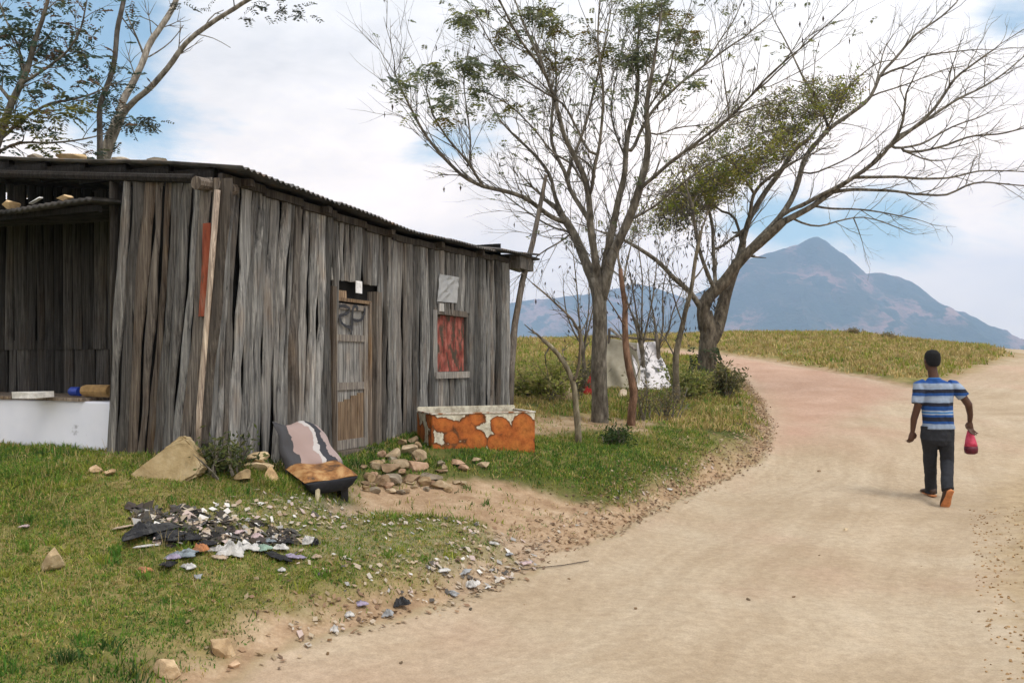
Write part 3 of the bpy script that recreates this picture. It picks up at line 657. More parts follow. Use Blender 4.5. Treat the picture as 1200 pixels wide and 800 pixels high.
# white box with clutter on it
UX = HX; gbox = gl(.1,1.6)
wb = empty('white_trough', hutw(.1,1.15,gbox-.03), math.atan2(HYv.y, HYv.x)); tag(wb, 'long white painted tank standing in the dark recess of the hut', 'tank')
WH = mat('chalky_white_paint', [(.3,(.74,.77,.86)),(.7,(.82,.84,.92))], scale=3, rough=.6, bump=.1, second=[((.35,.36,.4), 4, .68, .76)])
H_ = 1.27-gbox+.02
m_ = MB(); L_ = 2.6
m_.box((0,-.75,0),(L_,-.005,H_-.01),bev=.012)
m_.build('body', WH, wb)
m_ = MB()
for i in range(5): m_.box((.35+i*.46,-.78,H_-.008),(.35+i*.46+.45,.02,H_+.022),(1.2,.6,random.random()),jit=.006)
m_.build('lid_board', WOOD, wb)
cb = MB(); cb.box((.0,0,0),(.28,.2,.05),jit=.008); o = cb.build('white_tray', flat('tray_plastic',(.7,.68,.64),.5)); o.location = hutw(.06,1.82,1.285); o.rotation_euler = (0,0,R(160)); tag(o,'shallow off white tray on the white tank, overhanging its front','tray')
m_ = MB(); m_.tube([(0,0,0),(.10,0,0)],[.042,.042],n=16); m_.tube([(.1,0,0),(.12,0,0)],[.03,.03],n=12); o = m_.build('blue_tin', flat('blue_label',(.02,.05,.30),.4)); o.location = hutw(.2,1.66,1.335); o.rotation_euler=(0,0,R(157)); tag(o,'small blue tin lying on the white tank','tin')
m_ = MB(); m_.tube([(0,0,0),(.02,0,0),(.28,.02,0),(.31,.02,0)],[.05,.058,.055,.045],n=14,wob=.04); o = m_.build('brown_bundle', flat('brown_sacking',(.30,.19,.08),.9)); o.location = hutw(.22,1.30,1.345); o.rotation_euler=(0,0,R(157)); tag(o,'rolled brown bundle at the right end of the white tank','bundle')

# pole leaning behind the right end of the hut
m_ = MB(); m_.tube([at(597,478,12.9)-Vector((0,0,.3)), at(599,430,12.9), at(603,380,13), at(612,330,13.1), at(624,285,13.1), at(633,240,13.2), at(640,205,13.2)],[.055,.055,.05,.045,.04,.035,.025],n=8,c=(1.0,.35,.4),wob=.08)
tag(m_.build('leaning_pole', WOOD, smooth=True),'bare crooked pole leaning against the right end of the hut','pole')
# ------------------------------------------------------------ rusty chest
g = GP(560,541); 
RU = bpy.data.materials.new('white_enamel_rust_patches'); RU.use_nodes = True
def rustm(m):
    nt = m.node_tree; N = nt.nodes; L = nt.links; b = N['Principled BSDF']; b.inputs['Roughness'].default_value = .75; b.inputs['Specular IOR Level'].default_value = .25
    tc = N.new('ShaderNodeTexCoord')
    vo = N.new('ShaderNodeTexVoronoi'); vo.inputs['Scale'].default_value = 5.2; mp = N.new('ShaderNodeMapping'); mp.inputs['Location'].default_value = (.3,.1,.33); L.new(tc.outputs['Object'], mp.inputs[0]); L.new(mp.outputs[0], vo.inputs[0])
    ns = N.new('ShaderNodeTexNoise'); ns.inputs['Scale'].default_value = 22; ns.inputs['Detail'].default_value = 5; L.new(tc.outputs['Object'], ns.inputs[0])
    big = N.new('ShaderNodeTexNoise'); big.inputs['Scale'].default_value = 2.6; big.inputs['Detail'].default_value = 2; mp2 = N.new('ShaderNodeMapping'); mp2.inputs['Location'].default_value = (4.2,0,1.7); L.new(tc.outputs['Object'], mp2.inputs[0]); L.new(mp2.outputs[0], big.inputs[0])
    def M(op,a,c,cl=False):
        n = N.new('ShaderNodeMath'); n.operation = op; n.use_clamp = cl
        for i,v in enumerate((a,c)):
            if isinstance(v,(int,float)): n.inputs[i].default_value = v
            else: L.new(v, n.inputs[i])
        return n.outputs[0]
    d = M('ADD', vo.outputs['Distance'], M('MULTIPLY', M('SUBTRACT', ns.outputs[0], .5), .28))
    d = M('ADD', d, M('MULTIPLY', M('SUBTRACT', big.outputs[0], .5), 1.3))
    at = N.new('ShaderNodeAttribute'); at.attribute_name = 'Col'; sp = N.new('ShaderNodeSeparateColor'); L.new(at.outputs[0], sp.inputs[0])
    sz3 = N.new('ShaderNodeSeparateXYZ'); L.new(tc.outputs['Object'], sz3.inputs[0]); d = M('ADD', d, M('MULTIPLY', M('SUBTRACT', sz3.outputs[2], .50, True), 3.2))
    d = M('ADD', d, M('MULTIPLY', M('SUBTRACT', 1.0, sp.outputs[0]), 2))
    cr = N.new('ShaderNodeValToRGB'); L.new(d, cr.inputs[0]); e = cr.color_ramp.elements; cr.color_ramp.interpolation = 'LINEAR'
    for _ in range(3): e.new(.5)
    for i,(p,c) in enumerate([(.0,(.46,.165,.038)),(.60,(.42,.12,.028)),(.68,(.13,.05,.018)),(.72,(.16,.07,.03)),(.745,(.62,.60,.52))]): e[i].position = p; e[i].color = (*c,1)
    n2 = N.new('ShaderNodeTexNoise'); n2.inputs['Scale'].default_value = 11; n2.inputs['Detail'].default_value = 9; n2.inputs['Roughness'].default_value = .75; L.new(tc.outputs['Object'], n2.inputs[0])
    c2 = N.new('ShaderNodeValToRGB'); L.new(n2.outputs[0], c2.inputs[0]); c2.color_ramp.elements[0].position = .38; c2.color_ramp.elements[0].color = (.45,.38,.30,1); c2.color_ramp.elements[1].position = .58; c2.color_ramp.elements[1].color = (1.12,1.12,1.05,1)
    x = N.new('ShaderNodeMix'); x.data_type = 'RGBA'; x.blend_type = 'MULTIPLY'; x.inputs[0].default_value = .8; L.new(cr.outputs[0], x.inputs[6]); L.new(c2.outputs[0], x.inputs[7]); L.new(x.outputs[2], b.inputs['Base Color'])
    bp = N.new('ShaderNodeBump'); bp.inputs['Strength'].default_value = .5; bp.inputs['Distance'].default_value = .01; L.new(n2.outputs[0], bp.inputs['Height']); L.new(bp.outputs[0], b.inputs['Normal'])
rustm(RU)
A1 = at(506,0,9.4); B1 = at(627,0,9.85)
ch = empty('metal_chest', (A1.x, A1.y, .44), math.atan2(B1.y-A1.y, B1.x-A1.x)); tag(ch, 'old open white metal chest with large orange rust patches beside the hut', 'chest')
cl = math.hypot(B1.x-A1.x, B1.y-A1.y); ct, cw, chh = .03, .62, .60
m_ = MB()
def slopebox(x0,x1,y0,y1,z0,z1,c=(1,1,1),bev=.008): m_.box((x0,y0,z0),(x1,y1,z1),c,bev=bev)
sh_ = .06
slopebox(0,cl,0,ct,.06,chh-.012); slopebox(0,ct,ct+.002,cw,.062,chh-.014); slopebox(cl-ct,cl,ct+.002,cw,.062,chh-.014)
m_.build('body', RU, ch)
m_ = MB(); slopebox(.005,cl-.005,cw+.002,cw+.03,.06,chh+.045,(.0,1,1)); slopebox(.03,cl-.03,.03,cw,.08,.12,(0,1,1)); m_.build('back_panel', RU, ch)
m_ = MB(); 
for (x0,x1,y0,y1) in ((0-.008,cl+.008,-.008,ct+.006),(-.008,ct+.004,ct+.008,cw),(cl-ct-.004,cl+.008,ct+.008,cw)): m_.box((x0,y0,chh-.012),(x1,y1,chh+.004),(1,1,1),bev=.004)
m_.build('rim', mat('rim_paint', [(.42,(.28,.12,.05)),(.5,(.60,.57,.50)),(.7,(.66,.64,.58))], scale=7, rough=.7), ch)
m_ = MB(); m_.box((.03,.04,.0),(cl-.03,cw,.06),(.5,.5,.5),bev=.006); m_.build('base', flat('dark_base',(.03,.028,.025)), ch)

# ------------------------------------------------------------ broken seat
g = GP(372,572); st = empty('broken_armchair', (g.x, g.y, g.z), R(12)); tag(st, 'torn car seat slumped on the grass in front of the hut door', 'seat')
def cushion(mb_, prof, n=26, m=14, c=(1,1,1)):
    "closed sheet from a function (u,v,side) -> point"
    vs = []; fs = []
    for s in (0,1):
        for j in range(m+1):
            for i in range(n+1): vs.append(prof(i/n, j/m, s))
    K = (n+1)*(m+1)
    for j in range(m):
        for i in range(n):
            q = (j*(n+1)+i, j*(n+1)+i+1, (j+1)*(n+1)+i+1, (j+1)*(n+1)+i); fs.append(q); fs.append(tuple(K+k for k in q[::-1]))
    per = list(range(n))+[n+(n+1)*j for j in range(m)]+[(n+1)*(m+1)-1-i for i in range(n)]+[(n+1)*m-(n+1)*j for j in range(m)]
    for i in range(len(per)): a, b = per[i], per[(i+1)%len(per)]; fs.append((b,a,a+K,b+K))
    mb_.add(vs, fs, c)
def loc(px, py, Y):   # photo point in seat space
    p = at(px, py, Y)-Vector((g.x,g.y,g.z)); return Matrix.Rotation(-R(12),4,'Z') @ p
bl, br_, tr, tl = loc(334,556,7.35), loc(402,544,7.72), loc(372,495,8.0), loc(321,496,7.45)
nrm = (br_-bl).cross(tl-bl).normalized(); nrm = nrm if nrm.y < 0 else -nrm
def back(u, v, s):
    p = (bl*(1-u)+br_*u)*(1-v)+(tl*(1-u)+tr*u)*v; e = min(u,1-u,v,1-v); e2 = 1-(1-min(1,e*12))**2
    p = p + nrm*((.05*e2+.012*math.sin(u*13+v*4)) if s == 0 else -.03*e2) + Vector((.012*math.sin(v*11),0,.02*math.sin(u*9+2)*v)); return p
TORN = bpy.data.materials.new('torn_pink_black_cover'); TORN.use_nodes = True
def tornm(m):
    nt = m.node_tree; N = nt.nodes; L = nt.links; b = N['Principled BSDF']; b.inputs['Roughness'].default_value = .9
    at_ = N.new('ShaderNodeAttribute'); at_.attribute_name = 'Col'; sp = N.new('ShaderNodeSeparateColor'); L.new(at_.outputs[0], sp.inputs[0])
    tc = N.new('ShaderNodeTexCoord'); ns = N.new('ShaderNodeTexNoise'); ns.inputs['Scale'].default_value = 9; ns.inputs['Detail'].default_value = 6; L.new(tc.outputs['Object'], ns.inputs[0])
    ad = N.new('ShaderNodeMath'); ad.operation = 'MULTIPLY_ADD'; L.new(ns.outputs[0], ad.inputs[0]); ad.inputs[1].default_value = .30; L.new(sp.outputs[0], ad.inputs[2])
    cr = N.new('ShaderNodeValToRGB'); L.new(ad.outputs[0], cr.inputs[0]); e = cr.color_ramp.elements; cr.color_ramp.interpolation = 'CONSTANT'
    pts = [(0,(.05,.05,.055)),(.36,(.33,.245,.225)),(.66,(.46,.44,.43)),(.735,(.035,.036,.045)),(.865,(.33,.26,.25)),(.97,(.26,.22,.22))]
    for _ in range(len(pts)-2): e.new(.5)
    for i,(p,c) in enumerate(pts): e[i].position = min(p,1); e[i].color = (*c,1)
    x = N.new('ShaderNodeMix'); x.data_type = 'RGBA'; x.blend_type = 'MULTIPLY'; x.inputs[0].default_value = .5; L.new(cr.outputs[0], x.inputs[6]); L.new(ns.outputs[0], x.inputs[7]); 
    L.new(cr.outputs[0], b.inputs['Base Color'])
    bp = N.new('ShaderNodeBump'); bp.inputs['Strength'].default_value = .6; bp.inputs['Distance'].default_value = .02; L.new(ns.outputs[0], bp.inputs['Height']); L.new(bp.outputs[0], b.inputs['Normal'])
tornm(TORN)
m_ = MB(); cushion(m_, back); n_, mm_ = 26, 14
m_.c = [((i%(n_+1))/n_*.85, 0, 0) for i in range((n_+1)*(mm_+1)*2)]
m_.build('backrest', TORN, st, True)
fl, fr2, brr, bll = loc(357,566,7.05), loc(419,557,7.35), loc(398,543,7.75), loc(334,549,7.35)
SEATC = mat('worn_orange_vinyl', [(.38,(.10,.055,.03)),(.48,(.28,.13,.045)),(.62,(.45,.27,.12))], scale=9, rough=.7, bump=.3)
def seatf(u, v, s):
    p = (fl*(1-u)+fr2*u)*(1-v)+(bll*(1-u)+brr*u)*v; e = min(u,1-u,v,1-v); e2 = 1-(1-min(1,e*6))**2
    return p+Vector((0,0,(.045*e2+.01*math.sin(u*9)) if s == 0 else -.012*e2))
m_ = MB(); cushion(m_, seatf); m_.build('seat', SEATC, st, True)
m_ = MB(); 
def under(u, v, s):
    p = seatf(u, v, 1); sag = .085+.02*math.sin(u*3.1); e = min(u,1-u,v,1-v)
    return p+Vector((0,0,-.004)) if s == 0 else Vector((p.x*(.94)+.02, p.y, p.z-sag*(1-(1-min(1,e*5))**2)-.02))
cushion(m_, under); m_.build('seat_base', flat('black_cloth',(.022,.023,.028),.95), st, True)
m_ = MB(); a = loc(372,572,7.15); m_.tube([a, a+Vector((.0,-.05,-.12)), a+Vector((.05,-.2,-.2)), a+Vector((.16,-.32,-.24))],[.02,.024,.018,.010],n=5,wob=.2); m_.build('hanging_strap', flat('foam_strip',(.42,.36,.24),.9), st, True)
RM = flat('rail_metal',(.03,.03,.03))
for px,py,Y in ((352,562,7.3),(404,564,7.5)): m_ = MB(); a = loc(px,py,Y); m_.box((a.x-.03,a.y-.03,a.z-.35),(a.x+.03,a.y+.3,a.z+.02)); m_.build('rail', RM, st)

# ------------------------------------------------------------ stones
def put_rock(px, py, s, seed, lab, grp, m=STONE, col=(1,1,1), sink=.3, name='stone', rot=None, tilt=(0,0), on=None):
    p = GP(px, py) if on is None else on
    m_ = MB(); rock(m_, (0,0,0), s, seed, col=col, tilt=tilt); o = m_.build(name, m); o.location = (p.x, p.y, p.z+s[2]*(1-sink)*.8); o.rotation_euler.z = rot if rot is not None else random.uniform(0,6)
    tag(o, lab, 'stone', grp); return o
# big slab leaning on the side wall
p = GP(190,562); bm = bmesh.new()
out = [(143,556),(168,543),(190,521),(206,506),(214,511),(222,526),(236,541),(231,552),(214,562),(190,565),(160,560)]
fv = [Vector((at(x,y,p.y).x-p.x, .30-(565-y)*-.0, at(x,y,p.y).z-p.z)) for x,y in out]
vs = [Vector((v.x, -.02+v.z*.30, v.z-.03)) for v in fv]; vs2 = [Vector((v.x*.97, .16+v.z*.30, v.z-.05)) for v in fv]
a = [bm.verts.new(v) for v in vs]; b = [bm.verts.new(v) for v in vs2]
bm.faces.new(a); bm.faces.new(b[::-1])
for i in range(len(a)): bm.faces.new((a[(i+1)%len(a)], a[i], b[i], b[(i+1)%len(a)]))
bmesh.ops.bevel(bm, geom=list(bm.edges), offset=.018, segments=2, affect='EDGES'); bmesh.ops.triangulate(bm, faces=bm.faces); bmesh.ops.subdivide_edges(bm, edges=list(bm.edges), cuts=2, use_grid_fill=True)
for v in bm.verts: v.co += Vector((random.uniform(-1,1),random.uniform(-1,1),random.uniform(-1,1)))*.006
bmesh.ops.recalc_face_normals(bm, faces=bm.faces)
me = bpy.data.meshes.new('slab_stone'); bm.to_mesh(me); bm.free(); me.materials.append(TANST); o = bpy.data.objects.new('slab_stone', me); COL.objects.link(o); o.location = p
tag(o, 'large pointed tan stone slab leaning on the left corner of the hut', 'stone')
# stones left of the seat
for i,(px,py,sx,sz,c,lab) in enumerate([(303,552,.14,.05,(1.25,1.15,.95),'pale flat stone low against the hut wall left of the torn seat'),(300,536,.13,.045,(1.05,.95,.75),'tan flat stone stacked above the pale one left of the torn seat'),(318,562,.09,.05,(1.1,.9,.65),'small tan stone in the grass by the left foot of the torn seat'),(284,562,.09,.05,(.8,.7,.5),'brownish stone by the weeds at the hut wall'),(112,552,.07,.03,(1.2,1,.8),'small pale stone in grass below the right end of the white tank'),(128,556,.06,.025,(1.1,.9,.7),'small brown stone right of the pale one under the white tank')]):
    on = None
    if i == 1: q = GP(303,552); on = Vector((q.x-.02, q.y+.06, q.z+.10))
    put_rock(px, py, (sx,sx*.7,sz), 50+i, lab, 'stones along the hut wall', col=c, on=on)
# rubble doorstep pile: outlines from the photo's pile between the door and the chest
pile = [(432,562,.10,.05),(447,568,.11,.05),(463,566,.12,.055),(480,566,.11,.05),(497,566,.10,.05),(516,571,.12,.05),(505,562,.12,.05),(455,552,.12,.06),(470,547,.11,.06),(487,550,.11,.06),(462,538,.10,.06),(478,532,.10,.06),(492,540,.10,.06),(484,520,.09,.05),(472,522,.08,.05),(490,528,.08,.05),(440,549,.07,.04),(428,570,.06,.03),(457,577,.06,.025),(475,578,.06,.025),(535,545,.08,.03),(557,541,.08,.03),(543,552,.07,.03),(500,575,.05,.03),(448,537,.07,.05),(566,548,.09,.035)]
def RUBL(px,py,c,sx=.1):
    k = 'cream' if c[0] > 1.3 else 'pinkish' if c[2] == .8 and c[0] > 1.1 else 'buff' if c[0] == 1.1 else 'grey' if c[0] == .85 else 'tan' if c[0] == 1 else 'dull brown'
    w = 'under the rusty chest' if px > 530 else ('top of rubble heap' if py < 535 else 'middle of rubble heap' if py < 558 else 'front of rubble heap')
    x = 'door end' if px < 450 else 'centre' if px < 485 else 'chest end'
    return ('small ' if sx < .045 else 'mid sized ' if sx < .07 else 'large ')+f'{k} stone, {w}' + ('' if px > 530 else f', {x} between door and chest')
SEEN = set()
words = ['flat buff','pinkish','grey','rounded tan','angular brown','cream','small ochre','chipped grey']
places = ['at the front of the rubble heap by the hut door','in the middle of the rubble heap by the hut door','on top of the rubble heap near the rusty chest','in the grass under the rusty chest']
r7 = random.Random(77)
for _ in range(34):
    x_ = r7.uniform(425,545); y_ = r7.uniform(530+abs(x_-490)*.25,580-(abs(x_-480)*.05)); pile.append((x_,y_,r7.uniform(.03,.07),r7.uniform(.02,.035)))
pile = [(a,b_,c*.88,d_*.8) for a,b_,c,d_ in pile]
for i,(px,py,sx,sz) in enumerate(pile):
    cc_ = [(1.1,1,.85),(1.15,.9,.8),(.85,.85,.85),(1,.85,.65),(.75,.62,.5),(1.35,1.25,1.1)]; random.shuffle(cc_); c = next((q for q in cc_ if RUBL(px,py,q,sx) not in SEEN), cc_[0]); 
    if RUBL(px,py,c,sx) in SEEN and i > 25: continue
    SEEN.add(RUBL(px,py,c,sx))
    put_rock(px, py, (sx,sx*.75,sz*1.05), 80+i, RUBL(px,py,c,sx), 'rubble stones at the hut door', col=tuple(q*.74 for q in c), sink=.15 if py>545 else -.1)
# loose stones in the grass and on the road
for i,(px,py,sx,sz,c,lab) in enumerate([(62,666,.085,.07,(1.1,1,.8),'rounded pale stone alone in the grass at far left'),(260,768,.065,.055,(1.1,.95,.75),'upright tan stone at the road edge in the near grass'),(274,782,.035,.02,(1.2,1,.85),'small pale stone just below the upright tan stone'),(194,790,.075,.045,(1.25,1.1,.9),'pale angular stone at the bottom edge of the grass')]):
    put_rock(px, py, (sx,sx*.7,sz), 130+i, lab, 'loose stones in the near grass', col=c)
road_st = [(991,622,.022,(1.4,1.35,1.2)),(877,703,.014,(.4,.35,.3)),(930,700,.012,(.5,.4,.3)),(551,715,.014,(.2,.2,.2)),(470,777,.012,(.4,.35,.3)),(468,790,.012,(.4,.35,.3)),(376,793,.014,(.35,.3,.25)),(745,714,.012,(.6,.5,.4)),(693,706,.012,(.5,.4,.3)),(667,679,.012,(.5,.4,.3)),(780,655,.01,(.6,.5,.4)),(960,553,.02,(.6,.5,.4)),(384,768,.012,(.5,.4,.3))]
for i in range(34):
    px = random.uniform(420,1190); py = random.uniform(520,795)
    x_, y_ = G0(px,py)
    if sdist(np.array([x_]),np.array([y_]),ROAD)[0] < -.1: road_st.append((px,py,random.uniform(.004,.009),random.choice([(.5,.42,.35),(.9,.8,.65),(1.1,1,.9)])))
for i,(px,py,s,c) in enumerate(road_st):
    if i != 0 and i != 3:
        kk = (c[0] < .45, c[0] < .85, py > 690, py > 600, px < 600, px < 900)
        if kk in SEEN: continue
        SEEN.add(kk)
    lab = 'white pebble alone on the road left of the walking man' if i == 0 else 'black pebble on the road by the litter verge' if i == 3 else f"{'dark' if c[0] < .45 else 'brown' if c[0] < .85 else 'pale'} pebble on the {'near' if py > 690 else 'middle' if py > 600 else 'far'} {'left' if px < 600 else 'centre' if px < 900 else 'right'} part of the dirt road"
    put_rock(px,py,(s,s*.8,s*.6),200+i,lab,'pebbles on the road',col=c,name='pebble')

# ------------------------------------------------------------ tarp shelter
tp = empty('tarp_shelter', (*G0(735,462),gz(*G0(735,462)))); tag(tp,'makeshift shelter of beige cloth and white spotted sheet behind the roadside trees','shelter')
TY = tp.location.y; O = Vector(tp.location)
def lp(px,py,dy=0): return at(px,py,TY+dy)-O
def cloth(mb_, a, b, c, d, nb=.06, n=22, m=18, folds=9, thick=.012):
    def f(u,v,s):
        p = (a*(1-u)+b*u)*(1-v)+(d*(1-u)+c*u)*v
        p = p+Vector((.03*math.sin(v*7+u*5), nb*math.sin(u*folds+v*2)+nb*.5*math.sin(v*9+u*3), .04*math.sin(u*8)*v*(1-v)*2)); return p+Vector((0,thick*s,0))
    cushion(mb_, f, n, m)
BE = mat('beige_canvas', [(.35,(.30,.27,.20)),(.6,(.40,.37,.29))], scale=4, rough=.95)
SPT = mat('spotted_white_sheet', [(.40,(.12,.12,.12)),(.45,(.68,.66,.68)),(.8,(.75,.73,.75))], scale=3.2, detail=7, rough=.9, stretch=(1,1,1.3))
m_ = MB(); cloth(m_, lp(708,455),lp(750,458,-.2),lp(747,402,.4),lp(712,396,.5)); m_.build('canvas_panel', BE, tp, True)
m_ = MB(); cloth(m_, lp(746,458,-.3),lp(790,459,.2),lp(768,400,.9),lp(742,402,.4)); m_.build('spotted_sheet', SPT, tp, True)
m_ = MB(); m_.tube([lp(712,458,.5),lp(714,385,.55)],.03,c=(1,.4,.2)); m_.tube([lp(714,394,.5),lp(770,398,.95)],.025,c=(1,.4,.5)); m_.tube([lp(768,460,1.0),lp(769,396,.95)],.03,c=(1,.4,.8)); m_.tube([lp(715,385,.5),lp(745,410,-.1)],.03,c=(1.5,.4,.3)); m_.build('pole_frame', WOOD, tp)
m_ = MB(); cloth(m_, lp(712,464,-.1),lp(748,466,-.1),lp(748,452,.1),lp(712,450,.1),.05); m_.build('opening_shade', flat('shade_black',(.02,.02,.02)), tp, True)  # black sheet that paints in the dark of the opening under the canvas
m_ = MB(); q = GP(692,462); 
m_.rings([((0,0,-.05),(.13,0,0),(0,.10,0)),((0,0,.05),(.17,0,0),(0,.12,0)),((.03,0,.2),(.15,0,.03),(0,.10,0)),((.04,0,.32),(.09,0,.02),(0,.07,0)),((.03,0,.38),(.035,0,0),(0,.03,0)),((.06,0,.45),(.06,0,.03),(0,.03,0))],n=14); o = m_.build('red_sack', flat('red_cloth',(.42,.03,.03),.8),smooth=True); o.location = (q.x,q.y,q.z); tag(o,'red cloth sack standing left of the beige shelter','sack')
m_ = MB(); q = GP(730,466); rock(m_,(0,0,0),(.11,.09,.08),77,col=(1.8,1.8,1.9)); o = m_.build('white_bag',STONE); o.location = (q.x,q.y,q.z+.05); tag(o,'small white bag on the ground under the beige shelter cloth','bag')
# big pale stone-like stump in the shrubs
put_rock(664,470,(.16,.14,.2),301,'pale boulder among the shrubs left of the shelter',None,col=(.95,.9,.75),name='boulder')

# ------------------------------------------------------------ litter
LC = {'black':(.006,.006,.008),'white':(.52,.51,.49),'grey':(.30,.31,.32),'blue grey':(.22,.26,.29),'orange':(.40,.17,.07),'green':(.25,.36,.29),'pink':(.48,.37,.37),'purple':(.30,.26,.36),'tan':(.42,.33,.24)}
LM = {k: mat('litter_'+k.replace(' ','_'), [(.36,tuple(x*.35+.02 for x in v)),(.5,v),(.7,tuple(x*1.1 for x in v))], scale=9, rough=.5 if k in('black','white') else .8, spec=.4, bump=.3) for k,v in LC.items()}
def scrap(px, py, w_, h_, colour, lab, z=.015, crump=.35, name='plastic_scrap', rz=None, cat='litter', grp='litter on the grass'):
    n = 13; vs = []; ph = [random.uniform(0,6) for _ in range(5)]; fs = []
    for s in (0,1):
        for j in range(n+1):
            for i in range(n+1):
                a, b = i/n*2-1, j/n*2-1; r = 1-.22*math.sin(3*math.atan2(b,a)+ph[0])-.12*math.sin(7*math.atan2(b,a)+ph[1])
                zz = crump*(.035+min(w_,h_))*.8*(.55*abs(math.sin(a*2.7+b*1.3+ph[2]))+.3*abs(math.sin(b*5+a*2+ph[3]))+.3*abs(math.sin(a*7-b*5+ph[4]))+random.uniform(0,.28))*(1-.85*max(abs(a),abs(b))**2.5)*min(1,crump+.3)
                vs.append((a*w_*r, b*h_*r, zz - .004*s))
    K = (n+1)**2
    for j in range(n):
        for i in range(n): q=(j*(n+1)+i, j*(n+1)+i+1, (j+1)*(n+1)+i+1, (j+1)*(n+1)+i); fs += [q, tuple(K+k for k in q[::-1])]
    p = GP(px, py); o = mesh_obj(name, vs, fs, LM[colour]); o.location = (p.x,p.y,p.z+z); o.rotation_euler = (random.uniform(-.15,.15),random.uniform(-.15,.15), random.uniform(0,3) if rz is None else rz)
    return tag(o, lab, cat, grp)
big = [(170,630,.14,.16,'black','large crumpled black plastic bag at the left end of the litter patch',.7),
 (195,632,.16,.10,'black','black plastic sheet in the middle of the upper litter row',.5),(218,634,.15,.09,'black','long fold of black plastic next to the orange wrapper',.5),(240,640,.12,.06,'black','black plastic tail running towards the white bag',.4),
 (172,642,.10,.018,'white','thin white strip lying across the black plastic bag',.3),(198,664,.13,.04,'black','black rubber strip below the main litter patch',.4),(222,667,.07,.035,'white','white wrapper at the right end of the black rubber strip',.5),
 (215,654,.12,.06,'blue grey','crumpled blue grey sheet at the centre of the litter patch',.5),(234,650,.05,.05,'orange','crumpled orange wrapper at the centre of the litter patch',.8),(205,657,.06,.04,'purple','lilac wrapper left of the blue grey sheet',.5),
 (272,652,.10,.08,'white','crumpled white plastic bag in the middle of the litter',.9),(256,647,.05,.05,'white','small white scrap left of the white plastic bag',.6),(258,656,.06,.03,'tan','brown paper scrap under the white plastic bag',.4),
 (295,646,.09,.05,'white','white bag right of the crumpled white one',.6),(308,648,.07,.045,'green','pale green bottle wrapper right of the white bags',.6),(330,646,.05,.045,'white','white cup lid at the right of the litter patch',.6),
 (325,656,.16,.045,'black','dark rag at the right end of the litter patch',.4),(345,655,.08,.04,'purple','dull purple rag end at the right of the litter patch',.4),(338,637,.10,.03,'black','narrow dark rag above the white cup lid',.4),
 (362,640,.045,.05,'white','white scrap standing alone right of the litter patch',.9),(369,640,.03,.03,'black','black cap beside the lone white scrap',.9),(300,633,.05,.03,'pink','pink wrapper at the upper edge of the litter patch',.6),(315,637,.06,.03,'blue grey','grey paper near the pink wrapper',.4),
 (262,633,.05,.03,'tan','brown scrap at upper left of the litter',.5),(280,627,.07,.03,'pink','rosy paper shred above the white plastic bag',.4),(232,616,.09,.03,'tan','pale dusty scrap above the black plastic',.3),(170,670,.06,.03,'orange','rust coloured scrap below left of the black bag',.3),
 (232,678,.06,.02,'grey','thin grey scrap in grass below the litter patch',.3),(146,621,.10,.025,'tan','dusty brown strip left of the black bag',.3),(30,619,.08,.02,'pink','pale paper strip in grass at far left',.3),
 (470,713,.06,.04,'black','dark grey rubbish clump where grass meets the road',.8),(455,722,.05,.03,'grey','grey scrap beside the dark clump at the road edge',.6),(424,711,.045,.03,'purple','lilac scrap in the verge near the road',.5),(409,725,.03,.03,'white','white scrap just left of the lilac one on the verge',.6),(392,742,.03,.03,'white','white shred low on the verge near the road',.6),
 (553,690,.05,.045,'white','white crumpled paper at the road edge',.7),(520,672,.06,.03,'white','white scrap at left of the verge litter',.4),(545,672,.07,.03,'grey','flat grey scrap in the verge litter',.4),(578,640,.06,.03,'white','white wrapper at the top of the verge litter',.4),(597,652,.06,.03,'grey','silvery wrapper at the right of the verge litter',.4),(615,662,.07,.03,'pink','pinkish paper nearest the road in the verge litter',.4),(530,698,.06,.03,'grey','grey shred below the verge litter',.4),(785,576,.05,.02,'white','white scrap alone on the far grassy bank',.4),
 (330,672,.03,.02,'white','small white shred in the green grass',.5),(370,655,.04,.02,'tan','pale brown scrap right of the purple rag',.5)]
for px,py,w_,h_,c,lab,cr_ in big: scrap(px,py,w_*.72,h_*.95,c,lab,crump=cr_,name={'black':'black_plastic','white':'white_scrap'}.get(c,'wrapper'))
# countless tiny shreds
V = []; FF = []; CC = []
def shreds(poly, n, smin, smax):
    xs_ = [p[0] for p in poly]; ys_ = [p[1] for p in poly]; k = 0
    while k < n:
        px, py = random.uniform(min(xs_),max(xs_)), random.uniform(min(ys_),max(ys_))
        if not inside(np.array([px]),np.array([py]),poly)[0]: continue
        k += 1; x, y = G0(px,py); s = random.uniform(smin,smax); a = random.uniform(0,6.3); h = random.uniform(.3,1)
        b = len(V); z = 0; ti = random.uniform(-.5,.5); tj = random.uniform(-.5,.5)
        for (u,v) in ((-1,-h),(1,-h*.8),(.8,h),(-.9,h*.9)):
            X = x+s*(u*math.cos(a)-v*math.sin(a)); Y = y+s*(u*math.sin(a)+v*math.cos(a)); V.append((X,Y,.018+s*(u*ti+v*tj)))
        c = random.choice([(.50,.45,.38),(.68,.66,.63),(.42,.36,.28),(.38,.28,.20),(.46,.38,.29),(.5,.40,.36),(.10,.09,.08),(.36,.35,.34),(.44,.36,.26)]); CC.extend([c]*4)
        FF.append((b,b+1,b+2,b+3))
shreds([(225,612),(265,596),(330,590),(400,598),(410,640),(380,650),(330,630),(250,632)], 75, .010,.024)
shreds([(330,590),(430,612),(560,626),(560,640),(430,640),(370,640)], 150, .008,.022)
shreds([(150,625),(350,620),(355,660),(200,668)], 120, .010,.026)
V0 = len(V)
